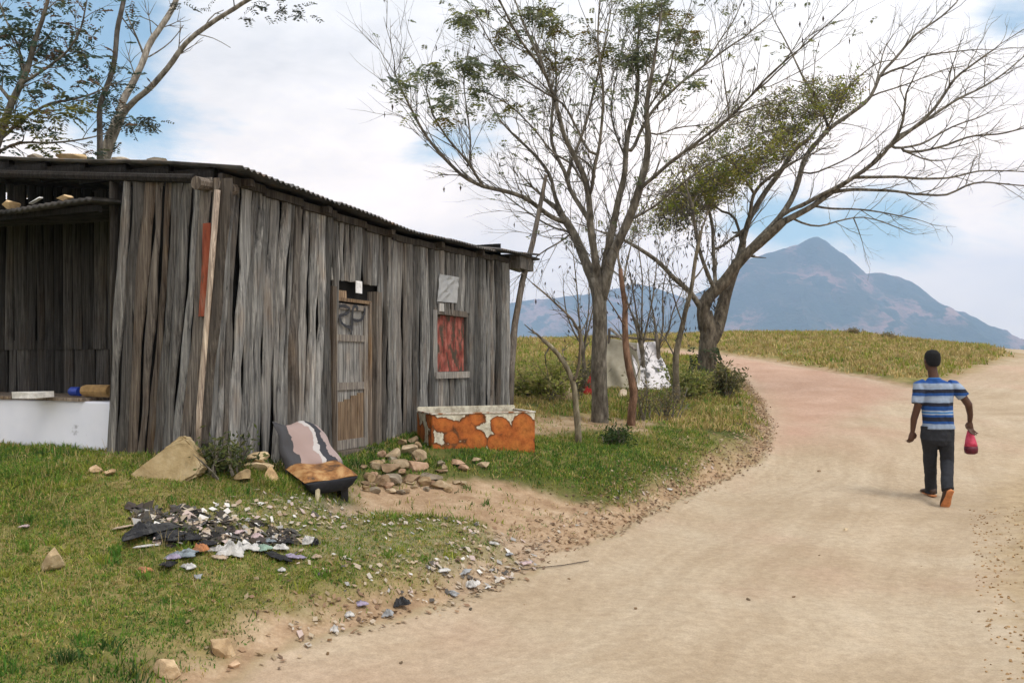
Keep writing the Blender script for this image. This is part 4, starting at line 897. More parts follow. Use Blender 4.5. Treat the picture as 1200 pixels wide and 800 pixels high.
shreds([(148,618),(215,618),(300,634),(352,645),(350,662),(240,664),(190,668),(160,645)], 420, .015,.045)
CC[V0:] = [tuple(x*.12+.008 for x in c) if (i//4) % 4 else c for i,c in enumerate(CC[V0:])]
shreds([(560,628),(640,640),(628,668),(560,700),(500,690),(520,660)], 170, .009,.026)
shreds([(500,690),(550,705),(430,735),(345,765),(340,745),(420,700)], 60, .008,.02)
shreds([(345,640),(560,640),(500,700),(345,700)], 60, .008,.02)
shreds([(640,640),(760,590),(880,535),(890,520),(760,575),(650,620)], 60, .008,.02)
Va = np.array(V); Va[:,2] += height(Va[:,0],Va[:,1])
tag(mesh_obj('litter_shreds', Va, FF, mat('paper_shreds',[(.3,(.8,.8,.8)),(.7,(1,1,1))],attr=True,bump=0), cols=CC), kind='stuff')
# fallen stick on the verge
for (pts,lab) in (([(598,672),(625,668),(660,664),(690,659)],'thin fallen twig on the road edge by the litter'),([(700,598),(745,590)],'short dark twig on the dirt bank')):
    m_ = MB(); q = [GP(*p)+Vector((0,0,.012)) for p in pts]; m_.tube(q,[.004]*len(q),n=5,c=(.6,.5,.3)); tag(m_.build('twig',WOOD),lab,'twig')
# ------------------------------------------------------------ trees
BARK = mat('grey_brown_bark', [(.32,(.055,.047,.038)),(.5,(.14,.125,.10)),(.7,(.29,.265,.22))], scale=14, stretch=(1,1,.35), rough=.95, bump=.8, attr=True, bdist=.03)
LEAF = mat('tree_leaf', [(.3,(.7,.7,.7)),(.7,(1.2,1.2,1.2))], scale=3, rough=.6, bump=0, attr=True, trans=.42, spec=.3)
GRASSM = mat('grass_blade', [(.3,(.8,.8,.8)),(.7,(1.15,1.15,1.15))], scale=2, rough=.7, bump=0, attr=True, trans=.25)
class Tree:
    def __init__(s, Y, seed): s.Y = Y; s.r = random.Random(seed); s.pts = []; s.limb = MB(); s.twig = MB(); s.tips = []; s.ends = []; s.limbs = []
    def L(s, pl, r0, r1, dy=0., first=False, n=7, c=(1,1,1)):
        "limb along a photo polyline; radii in photo pixels; dy = how far its end reaches towards (-) or away (+)"
        k = s.Y/F
        if not s.pts: d0 = 0.
        else:
            q = min(s.pts, key=lambda t: (t[0]-pl[0][0])**2+(t[1]-pl[0][1])**2); d0 = q[2]; pl = [(q[0],q[1])]+list(pl if math.hypot(q[0]-pl[0][0],q[1]-pl[0][1]) > 3 else pl[1:]); r0 *= .8; r1 *= .8
        P_ = [pl[0]]
        for a, b in zip(pl, pl[1:]):
            m = max(1, int(math.hypot(b[0]-a[0], b[1]-a[1])/9))
            for i in range(1, m+1): P_.append((a[0]+(b[0]-a[0])*i/m+(s.r.uniform(-1,1)*.5 if i<m else 0), a[1]+(b[1]-a[1])*i/m+(s.r.uniform(-1,1)*.5 if i<m else 0)))
        for _ in range(1): P_ = [P_[0]]+[((P_[i-1][0]+2*P_[i][0]+P_[i+1][0])/4,(P_[i-1][1]+2*P_[i][1]+P_[i+1][1])/4) for i in range(1,len(P_)-1)]+[P_[-1]]
        T = len(P_)-1; w3 = []; rr = []
        for i,(x,y) in enumerate(P_):
            f = i/T; d = d0+dy*f; w3.append(at(x,y,s.Y+d)); rr.append((r0+(r1-r0)*f**.8)*k); s.pts.append((x,y,d))
        s.limb.tube(w3, rr, n=n, wob=.06, c=c); s.limbs.append((w3, rr)); s.ends.append(w3[-1]); return w3, rr
    def grow(s, p, d, ln, r, lev, up=.25, spread=.6, dens=1.0, curl=.12):
        rd = s.r; n = max(3, int(ln/.13)); pts = [p]; dirs = []
        for i in range(n):
            d = (d+Vector((rd.gauss(0,curl),rd.gauss(0,curl),rd.gauss(0,curl)+up*.12))).normalized(); pts.append(pts[-1]+d*(ln/n)); dirs.append(d)
        s.twig.tube(pts, [r*(1-.75*i/n) for i in range(n+1)], n=4 if r>.006 else 3, cap=False); s.tips.append((pts[-1], d, lev)); 
        if lev <= 0: return
        for _ in range(int(round(dens*(2+rd.random()*2)))):
            i = rd.randint(max(1,n//4), n-1); q = dirs[i].orthogonal().normalized(); q.rotate(Quaternion(dirs[i], rd.uniform(0,6.28)))
            s.grow(pts[i], (dirs[i]+q*spread*rd.uniform(.6,1.4)).normalized(), ln*rd.uniform(.35,.7), r*.55, lev-1, up, spread, dens, curl)
    def twigs(s, per_m=3.0, ln=.9, lev=1, start=.3, rmin=.004, up=.3, sel=None, spread=.8, dens=1., curl=.12, rmax=.012):
        rd = s.r
        for li,(w3, rr) in enumerate(s.limbs):
            if sel is not None and li not in sel: continue
            n = len(w3); 
            for i in range(max(1,int(n*start)), n):
                seg = (w3[i]-w3[i-1]); c = seg.length*per_m; c = int(c)+(rd.random() < c-int(c))
                for _ in range(c):
                    t = seg.normalized(); q = t.orthogonal().normalized(); q.rotate(Quaternion(t, rd.uniform(0,6.28)))
                    s.grow(w3[i], (t+q*spread*rd.uniform(.6,1.3)+Vector((0,0,.15))).normalized(), ln*rd.uniform(.45,1.2), min(rr[i]*.55, rmax), lev, up, .7, dens, curl)
            s.grow(w3[-1], (w3[-1]-w3[-2]).normalized(), ln*.8, max(rr[-1]*.9, rmin), lev, up, .7, dens, curl)
    def done(s, name, label, cat='tree', group=None, leaves=None, bark=None, trunkname='trunk', merge=False):
        if merge: s.limb.add(s.twig.v, s.twig.f, (.9,.85,.8)); s.twig = MB()
        base = s.limbs[0][0][0]; o = empty(name, tuple(base)); tag(o, label, cat, group)
        for mbb, nm in ((s.limb,trunkname),(s.twig,'branches')):
            if mbb.v: mbb.v = [(x-base.x,y-base.y,z-base.z) for x,y,z in mbb.v]; mbb.build(nm, bark or BARK, o, True)
        if leaves is not None and len(leaves[0]): mesh_obj('foliage', np.array(leaves[0])-np.array(base), leaves[1], LEAF, o, leaves[2])
        return o
def leafset(): return ([],[],[])
def leaf(ls, p, d, l, w_, c, rd):
    d = d.normalized(); q = d.orthogonal().normalized(); q.rotate(Quaternion(d, rd.uniform(0,6.28))); b = len(ls[0]); m = p+d*l*.45
    n = d.cross(q)*l*.08
    for v in (p, m+q*w_/2+n, p+d*l, m-q*w_/2+n): ls[0].append(tuple(v))
    ls[1].append((b,b+1,b+2,b+3)); k = rd.uniform(.7,1.3); ls[2].extend([(c[0]*k,c[1]*k,c[2]*k)]*4)
def pinnate(ls, p, d, rd, c, L_=.22, n=7, l=.055, w_=.02, droop=.5):
    d = d.normalized()
    for i in range(n):
        d = (d+Vector((0,0,-droop/n))).normalized(); p = p+d*(L_/n); s_ = d.cross(Vector((0,0,1))); s_ = s_.normalized() if s_.length>.01 else Vector((1,0,0))
        for sg in (-1,1): leaf(ls, p, (s_*sg+d*.35+Vector((0,0,rd.uniform(-.3,.1)))), l, w_, c, rd)
def cluster(ls, c0, rad, n, rd, cols, L_=.2, flat_=.6, l=.055, w_=.02):
    for _ in range(n):
        v = Vector((rd.gauss(0,1),rd.gauss(0,1),rd.gauss(0,1))).normalized()*rad*rd.random()**.5; v.z *= flat_
        d = Vector((rd.gauss(0,1),rd.gauss(0,1),rd.gauss(-.1,.5))); pinnate(ls, c0+v, d, rd, rd.choice(cols), L_*rd.uniform(.6,1.2), 6, l, w_)
GG = [(.17,.21,.11),(.22,.25,.12),(.15,.19,.13),(.28,.30,.10),(.22,.24,.16)]
# --- middle tree beside the chest: many upright limbs, sparse leaf tufts at the top left
t = Tree(13.0, 11)
t.L([(703,512),(703,470),(702,430),(703,395),(703,365),(702,345),(700,325)], 10.5, 8, 0, n=12)
t.L([(702,350),(698,335),(690,315),(683,298),(674,276),(662,257)], 9.5, 6, .5, n=9)
t.L([(662,257),(650,232),(645,205),(632,187),(617,172),(600,157),(585,140)], 4, 1.5, .9)
t.L([(664,262),(650,257),(634,246),(622,235),(604,227),(589,223),(565,219),(541,206),(514,179),(494,152),(477,118),(467,98)], 4.2, 1.3, -1.6)
t.L([(565,219),(548,189),(524,162),(507,135),(500,108)], 2.2, 1, -.6); t.L([(550,195),(552,165),(549,142),(543,101),(546,75)], 1.6, .8, .3)
t.L([(701,345),(697,300),(692,270),(691,237),(687,212),(675,187),(660,158),(651,120)], 7, 3, -.4)
t.L([(651,120),(643,95),(628,70),(616,57),(600,30),(585,0),(575,-25)], 2.4, 1.1, -1.0); t.L([(651,118),(640,90),(629,61),(618,40),(609,17),(600,-10)], 2, 1, .4)
t.L([(690,260),(679,240),(667,222),(662,200),(650,182),(645,165),(647,130),(652,100),(650,50)], 4, 1.2, 1.0)
t.L([(664,215),(668,190),(675,177),(685,150),(692,125),(700,90),(710,50),(716,10)], 3, 1, .8)
t.L([(692,230),(696,200),(702,172),(706,140),(707,100),(700,50),(703,0)], 3, 1, -.8)
t.L([(705,345),(708,320),(711,300),(717,270),(727,225),(733,200),(733,175),(737,150),(745,125),(748,95),(746,60),(752,5)], 7.5, 1.3, .6)
t.L([(704,355),(710,330),(716,300),(726,280),(737,257),(748,225),(758,190),(759,155),(757,125),(761,100),(768,62),(775,15)], 9.5, 1.2, -.6)
t.L([(749,222),(767,207),(785,190),(810,172),(837,152),(860,133),(880,112),(900,95)], 3.2, 1.2, -1.5); t.L([(880,112),(897,92),(922,70),(945,51),(975,24)], 1.6, .7, -.6)
t.L([(800,178),(830,165),(850,142),(880,125),(905,118)], 1.6, .7, .5)
t.L([(740,180),(752,150),(768,125),(800,95),(825,77),(850,58),(875,42),(900,20)], 3, 1, 1.2); t.L([(825,77),(842,50),(860,25),(872,-5)], 1.5, .7, .4); t.L([(770,160),(790,150),(825,147),(850,142)], 1.4, .6, .5)
t.L([(855,135),(850,105),(847,80),(841,47)], 1.3, .6, 0); t.L([(745,255),(770,240),(800,215),(835,190),(862,178)], 2, .9, -.8)
t.L([(672,272),(650,268),(632,258),(600,235),(575,215)], 1.8,.8,1.2); t.L([(668,272),(655,285),(640,292),(628,300),(610,322)],1.6,.6,-.4)
t.L([(683,215),(670,190),(650,182),(625,150),(605,130),(590,118),(560,105)],2,.8,.6); t.L([(690,180),(676,150),(660,120),(640,110),(600,85),(575,50),(563,28)],2,.8,-.6)
t.L([(735,190),(722,160),(715,130),(722,90),(730,50)],1.8,.8,.7); t.L([(757,130),(772,110),(785,85),(790,55),(805,20)],1.6,.7,-.7); t.L([(700,210),(690,190),(672,182),(655,140)],1.5,.7,1)
t.twigs(per_m=6.5, ln=1.1, lev=2, start=.10, sel=range(1,len(t.limbs)), spread=.6, dens=.75, curl=.11, rmax=.010)
lv = leafset(); rd = random.Random(3)
for (x,y,r_,n_l,dy) in [(543,22,17,26,-.5),(566,12,10,8,0),(470,98,9,8,-1.5),(486,85,7,6,-1.5),(507,80,14,14,-.6),(520,93,14,16,-.4),(545,75,18,26,0),(556,85,12,14,.2),(560,105,14,14,.3),(592,82,15,22,0),(601,90,9,8,0),(520,120,15,18,-.8),(524,138,9,8,-.8),(585,35,9,8,0),(588,48,7,5,0),(605,20,9,8,0),(628,15,14,16,0),(645,22,17,22,.2),(652,35,13,14,.2),(640,12,10,8,.2),(608,42,10,8,.3),(640,62,13,12,.5),(650,75,12,12,.5),(622,60,9,6,.4),
        (690,40,18,12,.2),(712,62,18,10,.3),(735,60,20,12,.3),(757,12,24,30,.6),(775,8,18,16,.3),(790,18,14,10,.2),(740,8,16,12,0),(752,30,15,12,.4),(765,45,18,14,.5),(790,38,18,20,0),(810,40,14,14,0),(745,70,20,26,.3),(738,75,14,14,.2),(755,64,14,10,.1),(800,62,16,12,.1),(815,60,10,8,.1),(780,95,22,10,0),(812,100,12,10,0),(765,100,18,8,.3),(700,70,14,8,.3),(670,68,16,8,.3),(625,130,14,5,.2),(590,135,12,5,0),(598,120,10,5,0),(480,135,5,2,-1.5),(470,95,10,5,-1.4),(700,100,16,5,0),(735,110,22,6,0),(560,130,10,4,0)]:
    cluster(lv, at(x,y,13+dy), r_*.013, int(n_l*1.7), rd, GG if rd.random()<.65 else [(.21,.20,.05),(.16,.17,.06),(.24,.18,.06)], .22, .55, .07, .024)
for p,d,lev in t.tips:
    if rd.random() < .10: cluster(lv, p, .06, 1, rd, GG, .10, .6, .05, .02)
    if rd.random() < .06: leaf(lv, p, Vector((0,0,-1)), .10, .03, (.06,.045,.035), rd)
t.done('roadside_tree','tall many limbed tree with sparse leaf tufts, straight trunk in front of the shelter','tree',None,lv)
# --- right tree on the track's bend
t = Tree(20.0, 21)
t.L([(825,466),(828,448),(829,425),(830,400),(829,380),(826,365)], 13.5, 8.5, 0, n=12, c=(.7,.66,.6))
t.L([(829,392),(824,378),(824,360),(828,345),(842,339),(850,330),(862,312),(872,300),(880,293),(900,277),(918,260)], 11, 6.2, -.3, n=9, c=(.7,.66,.6))
t.L([(833,400),(842,386),(846,360),(852,338),(858,322),(864,306)], 11.5, 8, .5, n=9, c=(.7,.66,.6))
t.L([(822,365),(815,349),(802,336),(787,324),(771,305),(756,296),(740,286),(725,278)], 5, 2.2, -1.2)
t.L([(866,302),(868,288),(874,272),(876,258),(890,236),(897,224),(918,197),(930,176),(945,165)], 5, 3.5, 1.0)
t.L([(872,298),(890,280),(912,257),(927,236),(936,212),(943,182),(960,164),(972,150),(996,134),(1014,122),(1026,104),(1030,88),(1050,68),(1073,40),(1104,20),(1121,3)], 5.5, 1.1, 1.5)
t.L([(918,260),(945,246),(960,236),(982,220),(999,209),(1012,200),(1026,191),(1036,180),(1044,170),(1056,152),(1060,130),(1062,110)], 5.2, 1.3, -1.5)
t.L([(905,268),(915,252),(945,238),(975,222),(999,209)],3,2.5,-1.2)
t.L([(1044,170),(1060,158),(1080,143),(1095,128),(1107,110),(1118,92),(1134,80),(1165,58)], 2.8, 1, -.8); t.L([(1050,162),(1072,150),(1095,134),(1122,116),(1140,108),(1155,101),(1175,88),(1198,68)], 2.5, .9, .9)
t.L([(1048,175),(1066,172),(1080,170),(1104,155),(1128,143),(1145,140),(1155,134)], 2, .8, .6); t.L([(1056,178),(1080,178),(1110,170),(1134,160),(1155,158),(1170,158),(1200,150),(1225,145)], 2, .8, -1.2)
t.L([(1002,207),(1025,208),(1050,207),(1080,210),(1110,209),(1128,205),(1146,200),(1170,200),(1200,201),(1225,203)], 2.4, .7, 1.2)
t.L([(975,227),(990,223),(1008,222),(1030,223),(1050,224),(1070,228),(1086,228),(1110,230),(1120,224),(1132,217),(1150,213),(1180,216),(1205,218)], 2.6, .8, -1.5)
t.L([(955,243),(975,245),(1008,245),(1030,248),(1044,251),(1074,257)], 1.8, .7, -.8); t.L([(925,257),(940,262),(960,266),(978,260),(990,257),(1010,253),(1026,257),(1040,262),(1055,268)], 1.7, .7, 1)
t.L([(1000,257),(1006,268),(1010,282)], 1, .5, 0)
t.L([(1030,88),(1045,82),(1063,78),(1080,66),(1104,62),(1125,60),(1151,58)], 2, .7, -1); t.L([(1026,104),(1032,75),(1036,55),(1046,42)], 1.6, .7, .4)
t.L([(1000,130),(1020,112),(1060,100),(1080,92),(1110,80),(1130,78)],1.6,.7,1.1); t.L([(965,158),(975,140),(985,118),(1000,95),(1030,72),(1052,70)],1.7,.7,-.6)
t.L([(972,148),(961,119),(945,98),(935,78),(922,50),(910,29)], 2.2, .9, .8)
t.L([(869,292),(876,265),(880,245),(882,227),(890,218),(905,205),(930,190)], 3.6, 2, -1); t.L([(882,227),(876,215),(872,208),(862,195)], 2.2, 1.2, -.8)
t.L([(838,335),(837,310),(836,290),(835,261),(830,245),(827,232),(820,215)], 3.2, 2, .8); t.L([(836,338),(828,318),(821,299),(816,277),(812,246),(806,225)], 3.4, 1.8, -.9)
t.L([(838,295),(850,286),(865,274),(880,262)], 2.4, 1.5, .4); t.L([(868,290),(866,270),(863,255),(855,248),(846,250),(838,243),(830,225)], 2.6, 1.4, .6)
t.L([(930,178),(918,180),(905,176),(890,164),(880,150)],1.8,.8,-.8); t.L([(815,240),(800,225),(785,222),(770,228)],1.6,.9,0)
t.L([(950,205),(985,190),(1005,180),(1025,165),(1040,150)],1.5,.6,-1); t.L([(1062,178),(1090,190),(1115,186),(1130,182)],1.3,.5,1)
t.twigs(per_m=3.0, ln=1.25, lev=2, start=.22, sel=[i for i in range(2,len(t.limbs))], spread=.75, dens=.7, up=.2, curl=.14, rmax=.014)
lv = leafset(); rd = random.Random(5)
YG = [(.24,.28,.03),(.32,.34,.05),(.16,.21,.03),(.24,.20,.06),(.38,.36,.08)]
tw = t.twig
for (x,y,r_,nn_) in [(770,248,20,.7),(785,238,24,1),(800,225,26,1.1),(815,212,28,1.2),(832,202,28,1.2),(845,190,30,1.2),(858,178,30,1.2),(872,168,28,1.2),(885,160,28,1.2),(900,150,28,1.2),(915,143,26,1.1),(930,138,26,1),(945,130,25,1),(958,124,20,.8),(972,118,18,.6),(985,112,13,.4),(870,190,26,.8),(890,180,24,.8),(840,215,24,.8),(905,172,20,.7),(820,235,20,.6),(800,250,18,.4),(930,160,20,.6),(780,215,16,.3),(845,165,18,.4),(950,112,14,.3),(990,128,12,.25),(835,225,26,1),(855,212,26,1),(875,200,26,.9),(895,188,24,.8),(815,240,24,.9),(790,255,22,.7),(850,165,22,.7),(880,140,22,.7),(905,132,20,.6),(925,165,22,.6),(760,262,18,.5),(745,270,16,.3)]:
    for _ in range(int(110*nn_)):
        v = Vector((rd.gauss(0,.62),rd.gauss(0,1.4),rd.gauss(0,.5)))*r_*.02; p = at(x,y,20.3)+v
        if fbm(np.array([p.x*1.6+p.y*.7]),np.array([p.z*1.9+p.y*.5]),3,44)[0] < -.10: continue
        d0 = Vector((rd.gauss(.3,.5),rd.gauss(0,.7),rd.gauss(.5,.4))).normalized(); tw.tube([p, p+d0*.22],[.006,.002],n=3,cap=False)
        c = rd.choice(YG) if rd.random() < .7 else (.14,.12,.09)
        for k in range(11): leaf(lv, p+d0*rd.uniform(0,.25)+Vector((rd.gauss(0,.05),rd.gauss(0,.05),rd.gauss(0,.04))), Vector((rd.gauss(0,1),rd.gauss(0,1),rd.gauss(.3,.7))), .085, .03, c, rd)
for _ in range(1300):      # creeper round the trunk
    a = rd.uniform(0,6.3); z = rd.uniform(0,1.25); p = at(826,466,20)+Vector((math.cos(a)*.34*(1.1-.2*z), math.sin(a)*.34, z*.95)); p.x += .04*math.sin(z*9)
    if rd.random() < .45+.4*math.sin(z*7+a): leaf(lv, p, Vector((math.cos(a),math.sin(a),-.5)), .09, .06, rd.choice([(.04,.07,.025),(.06,.08,.03)]), rd)
tips0 = len(t.tips)      # hanging twigs with dark pods under the left limbs
for w3,rr in [t.limbs[3]]+t.limbs[20:31]:
    for q in w3[2::2]:
        if q.x < at(850,0,20).x and rd.random() < .8: t.grow(q, Vector((rd.gauss(0,.3),rd.gauss(0,.3),-1)), rd.uniform(.5,1.3), .008, 1, -.8, .5, 1, .12)
for p,d,lev in t.tips[tips0:]:
    for k in range(5): leaf(lv, p+Vector((rd.gauss(0,.06),rd.gauss(0,.06),rd.uniform(0,.2))), Vector((rd.gauss(0,.3),0,-1)), rd.uniform(.08,.16), .035, (.07,.062,.055), rd)
    x = rd.uniform(765,835); y = rd.uniform(240,330); leaf(lv, at(x,y,20+rd.uniform(-1.2,.8)), Vector((rd.gauss(0,.3),0,-1)), rd.uniform(.10,.2), .035, (.06,.055,.05), rd)
t.done('spreading_tree','big forked tree on the bend, green canopy left and bare boughs reaching right','tree',None,lv)
# --- trees behind the hut
t = Tree(14.0, 31)
t.L([(114,300),(118,230),(121,200),(123,182),(133,153),(140,138)], 7.5, 6.5, 0, n=9, c=(1.7,1.7,1.75))
t.L([(137,148),(147,127),(160,115),(173,107),(186,92),(197,80),(208,63),(217,50),(230,39),(240,33),(254,22),(267,15),(290,0),(315,-12),(345,-25)], 5, 2.2, -1, c=(1.7,1.7,1.75))
t.L([(137,150),(143,120),(152,104),(160,90),(170,67),(173,55),(177,47),(188,33),(197,20),(204,8),(210,-10)], 6, 4, .8, n=8, c=(2.1,2.1,2.2))
t.L([(170,68),(165,55),(160,43),(153,28),(147,13)], 1.8, 1, 0); t.L([(172,70),(185,60),(200,50),(215,30)],1.3,.6,.5); t.L([(238,35),(245,22),(250,16),(262,12)],1.3,.6,.3); t.L([(230,42),(250,44),(270,56)],.8,.4,-.3); t.L([(180,25),(165,17),(150,20)],1,.5,0)
t.twigs(per_m=.9, ln=.7, lev=1, start=.35, sel=[1,2], spread=.8)
lv = leafset(); rd = random.Random(8)
for x,y,r_,n_l in [(130,138,14,12),(150,143,14,12),(170,140,15,16),(182,143,10,8),(130,93,12,8),(142,100,10,6),(325,5,14,8),(345,10,14,8),(300,12,14,6),(290,20,8,3),(360,18,8,3),(218,6,9,6),(165,28,7,4),(250,12,8,3),(120,148,12,8),(163,100,6,3)]: cluster(lv, at(x,y,13.6), r_*.014, n_l, rd, [(.06,.07,.05),(.08,.09,.06)], .22, .5, .07, .025)
t.done('pale_tree','pale smooth tree behind the hut, its bare limbs forking to the right','tree',None,lv,merge=True)
t = Tree(13.2, 33)
t.L([(117,300),(117,230),(117,182),(117,155),(116,127),(122,108),(128,97),(133,80),(135,67),(136,50),(137,37),(141,18),(145,0),(151,-25)], 4.4, 2.6, 0, n=8, c=(.7,.7,.75))
t.L([(137,40),(147,30),(158,45),(168,66)][:0] or [(140,20),(150,30),(160,45)],1.2,.6,.2,c=(.7,.7,.7))
t.done('slim_dark_tree','slim dark stem standing just left of the pale tree behind the hut','tree',merge=True)
t = Tree(12.5, 35)
t.L([(-40,330),(-30,250),(-15,200),(0,160),(13,120),(25,98),(33,80),(40,50),(53,13),(60,-15)], 8, 1.8, 0, n=9)
t.L([(-18,205),(0,175),(25,166),(60,168),(95,164),(112,160)],3,1,-.5); t.L([(0,165),(25,140),(60,120),(80,118),(105,112),(130,100)],3,1,.5); t.L([(13,120),(-10,90),(-20,50),(-15,0)],3,1,.5); t.L([(25,98),(55,80),(80,60),(95,35),(100,10)],2.5,1,-.5); t.L([(30,85),(20,50),(5,20),(-5,-10)],2.2,1,.5)
t.twigs(per_m=3.4, ln=.7, lev=1, start=.2, spread=.9)
lv = leafset(); rd = random.Random(9); DG = [(.05,.09,.06),(.07,.11,.07),(.09,.10,.045),(.16,.10,.06),(.06,.10,.08)]
for p,d,lev in t.tips:
    if rd.random()<.62: cluster(lv, p, .12, rd.randint(1,3), rd, DG, .2, .6, .075, .028)
for x,y,r_,n_l,c in [(10,30,22,22,0),(40,40,20,20,0),(25,62,22,22,0),(60,55,18,16,0),(78,30,16,12,0),(95,42,14,10,0),(5,85,20,18,0),(45,88,18,14,0),(80,75,16,12,0),(70,5,12,10,0),(105,70,14,9,0),(20,130,24,30,1),(50,135,20,24,1),(75,130,18,20,1),(95,125,14,10,1),(5,145,20,18,1),(45,168,14,14,1),(65,172,12,10,1),(90,95,14,8,0),(110,90,10,6,0),(35,10,14,10,0),(55,110,14,10,0)]:
    cluster(lv, at(x,y,12.5+rd.uniform(-.6,.6)), r_*.0135, int(n_l*.8), rd, DG if c==0 else [(.16,.16,.03),(.20,.19,.04),(.10,.11,.04)], .22, .7, .08, .03)
t.done('leafy_tree','dark leafy tree behind the left end of the hut, yellow green lower boughs','tree',None,lv)
# --- slim trees and stumps under the big ones
t = Tree(12.6, 41); t.L([(740,506),(739,490),(744,460),(741,445),(736,428),(733,400),(732,380),(733,360),(729,335),(727,315)], 5.5, 2.6, 0, c=(1.15,.75,.6), n=8)
t.L([(733,385),(722,365),(712,350)],1.5,.7,-.3,c=(1.1,.8,.6)); t.L([(742,452),(750,430),(756,410)],1.2,.6,0); t.L([(729,335),(736,300),(742,280),(745,255)],2,.8,.3)
t.twigs(per_m=1.5, ln=.5, lev=1, start=.55, spread=.9); t.done('slender_tree','slender crooked reddish stem just right of the straight trunk','tree',merge=True)
t = Tree(11.3, 43); t.L([(678,540),(678,510),(676,490),(674,456),(668,436),(655,415),(644,404),(636,398)], 4.8, 2.4, 0, c=(1.4,1.35,1.15), n=8)
t.L([(675,445),(679,425),(680,408),(680,388),(672,374),(660,364),(640,345),(624,332)], 2.8, 1, -.3, c=(1.0,.9,.8)); t.L([(644,406),(635,415),(640,428)],1.5,.7,0); t.L([(680,392),(688,378),(692,365)],1.6,.7,.3)
t.twigs(per_m=2.2, ln=.4, lev=1, start=.55, spread=1); t.done('broken_stump','crooked grey stump with one long thin branch, nearest to the rusty chest','tree stump',merge=True)
t = Tree(15.8, 45); t.L([(794,482),(793,462),(792,430),(792,412),(797,395),(801,375),(810,340),(813,318),(817,292),(822,270)], 4.6, 1.8, 0, c=(.9,.85,.75), n=8)
t.L([(800,380),(790,350),(783,320),(778,300)],1.5,.6,-.4); t.L([(812,330),(826,312),(830,290)],1.4,.6,.4); t.L([(793,420),(782,400),(770,385),(760,390)],1.3,.6,0)
t.twigs(per_m=4, ln=.6, lev=1, start=.4, spread=.9)
lv = leafset(); rd = random.Random(10)
for p,d,lev in t.tips:
    if rd.random()<.35: leaf(lv,p,Vector((rd.gauss(0,.5),0,-1)),.10,.04,(.06,.055,.045),rd)
t.done('thin_leaning_tree','thin dark tree leaning right between the shelter and the ivy clad trunk','tree',None,lv,merge=True)
for i,(bx,by,Y,tops,lab) in enumerate([(683,450,17,[(672,300),(690,330),(702,300),(660,340)],'small bare sapling left of the straight trunk, against far hills'),(752,430,18,[(722,290),(748,285),(770,300),(736,310)],'bare twiggy sapling rising behind the shelter'),(770,425,18.5,[(760,320),(785,300),(800,340)],'bare dark sapling right of the shelter top')]):
    t = Tree(Y, 50+i); q = G0(bx, 425+(1.6-gz((bx-600)/F*Y,Y))*F/Y) if 0 else None; yb = 425+(1.6-gz((bx-600)/F*Y,Y))*F/Y
    t.L([(bx,yb+4),(bx+2,yb-30),(bx-1,yb-60)],3,2.2,0,c=(.8,.75,.7)); 
    for j,(x,y) in enumerate(tops): t.L([(bx,yb-30-j*8),((bx*2+x)/3+rd.uniform(-3,3),(2*(yb-30)+y)/3),((bx+2*x)/3+rd.uniform(-4,4),((yb-30)+2*y)/3),(x,y)],1.8,.7,rd.uniform(-.6,.6),c=(.8,.75,.7))
    t.twigs(per_m=4.5, ln=.6, lev=1, start=.2, spread=.8)
    lv = leafset()
    for p,d,lev in t.tips:
        if rd.random()<.25: leaf(lv,p,Vector((rd.gauss(0,.5),0,-1)),.09,.035,(.07,.06,.045),rd)
    t.done('bare_sapling',lab,'sapling','bare saplings by the shelter',lv)

# ------------------------------------------------------------ grass
def blades(name, X, Y, h, w_, cols, spread=1.0, per=5, kind='stuff', lean=.5, label=None):
    n = len(X); per_i = np.repeat(np.arange(n), per); m = n*per
    a = rng.uniform(0,2*np.pi,m); ro = rng.uniform(0,1,m)**.5*spread*h[per_i]*.7
    x = X[per_i]+np.cos(a)*ro; y = Y[per_i]+np.sin(a)*ro; z = height(x,y)-.01; ln = h[per_i]*rng.uniform(.5,1.15,m)
    la = rng.uniform(0,2*np.pi,m); le = np.abs(rng.normal(0,lean,m))*ln; dx = np.cos(la)*le; dy = np.sin(la)*le; fa = rng.uniform(0,np.pi,m); ww = w_[per_i]*rng.uniform(.6,1.3,m); wx = np.cos(fa)*ww/2; wy = np.sin(fa)*ww/2
    V = np.empty((m,5,3)); V[:,0] = np.stack([x-wx,y-wy,z],-1); V[:,1] = np.stack([x+wx,y+wy,z],-1); V[:,2] = np.stack([x+wx*.8+dx*.35,y+wy*.8+dy*.35,z+ln*.55],-1); V[:,3] = np.stack([x-wx*.8+dx*.35,y-wy*.8+dy*.35,z+ln*.55],-1); V[:,4] = np.stack([x+dx,y+dy,z+ln*np.clip(1-.3*(le/ln)**2,.3,1)],-1)
    b = np.arange(m)*5; me = bpy.data.meshes.new(name); me.vertices.add(m*5); me.vertices.foreach_set('co', V.ravel())
    loops = np.stack([b,b+1,b+2,b+3, b+3,b+2,b+4],-1).ravel(); me.loops.add(len(loops)); me.loops.foreach_set('vertex_index', loops)
    st_ = np.stack([np.arange(m)*7, np.arange(m)*7+4],-1).ravel(); me.polygons.add(2*m); me.polygons.foreach_set('loop_start', st_)
    me.update(calc_edges=True); me.validate()
    c = np.ones((m,5,4)); cc = cols[per_i]*rng.uniform(.75,1.25,(m,1)); c[:,:,:3] = cc[:,None,:]
    at_ = me.color_attributes.new('Col','FLOAT_COLOR','POINT'); at_.data.foreach_set('color', c.astype(np.float32).ravel()); me.materials.append(GRASSM)
    o = bpy.data.objects.new(name, me); COL.objects.link(o); return tag(o, label, kind=kind)
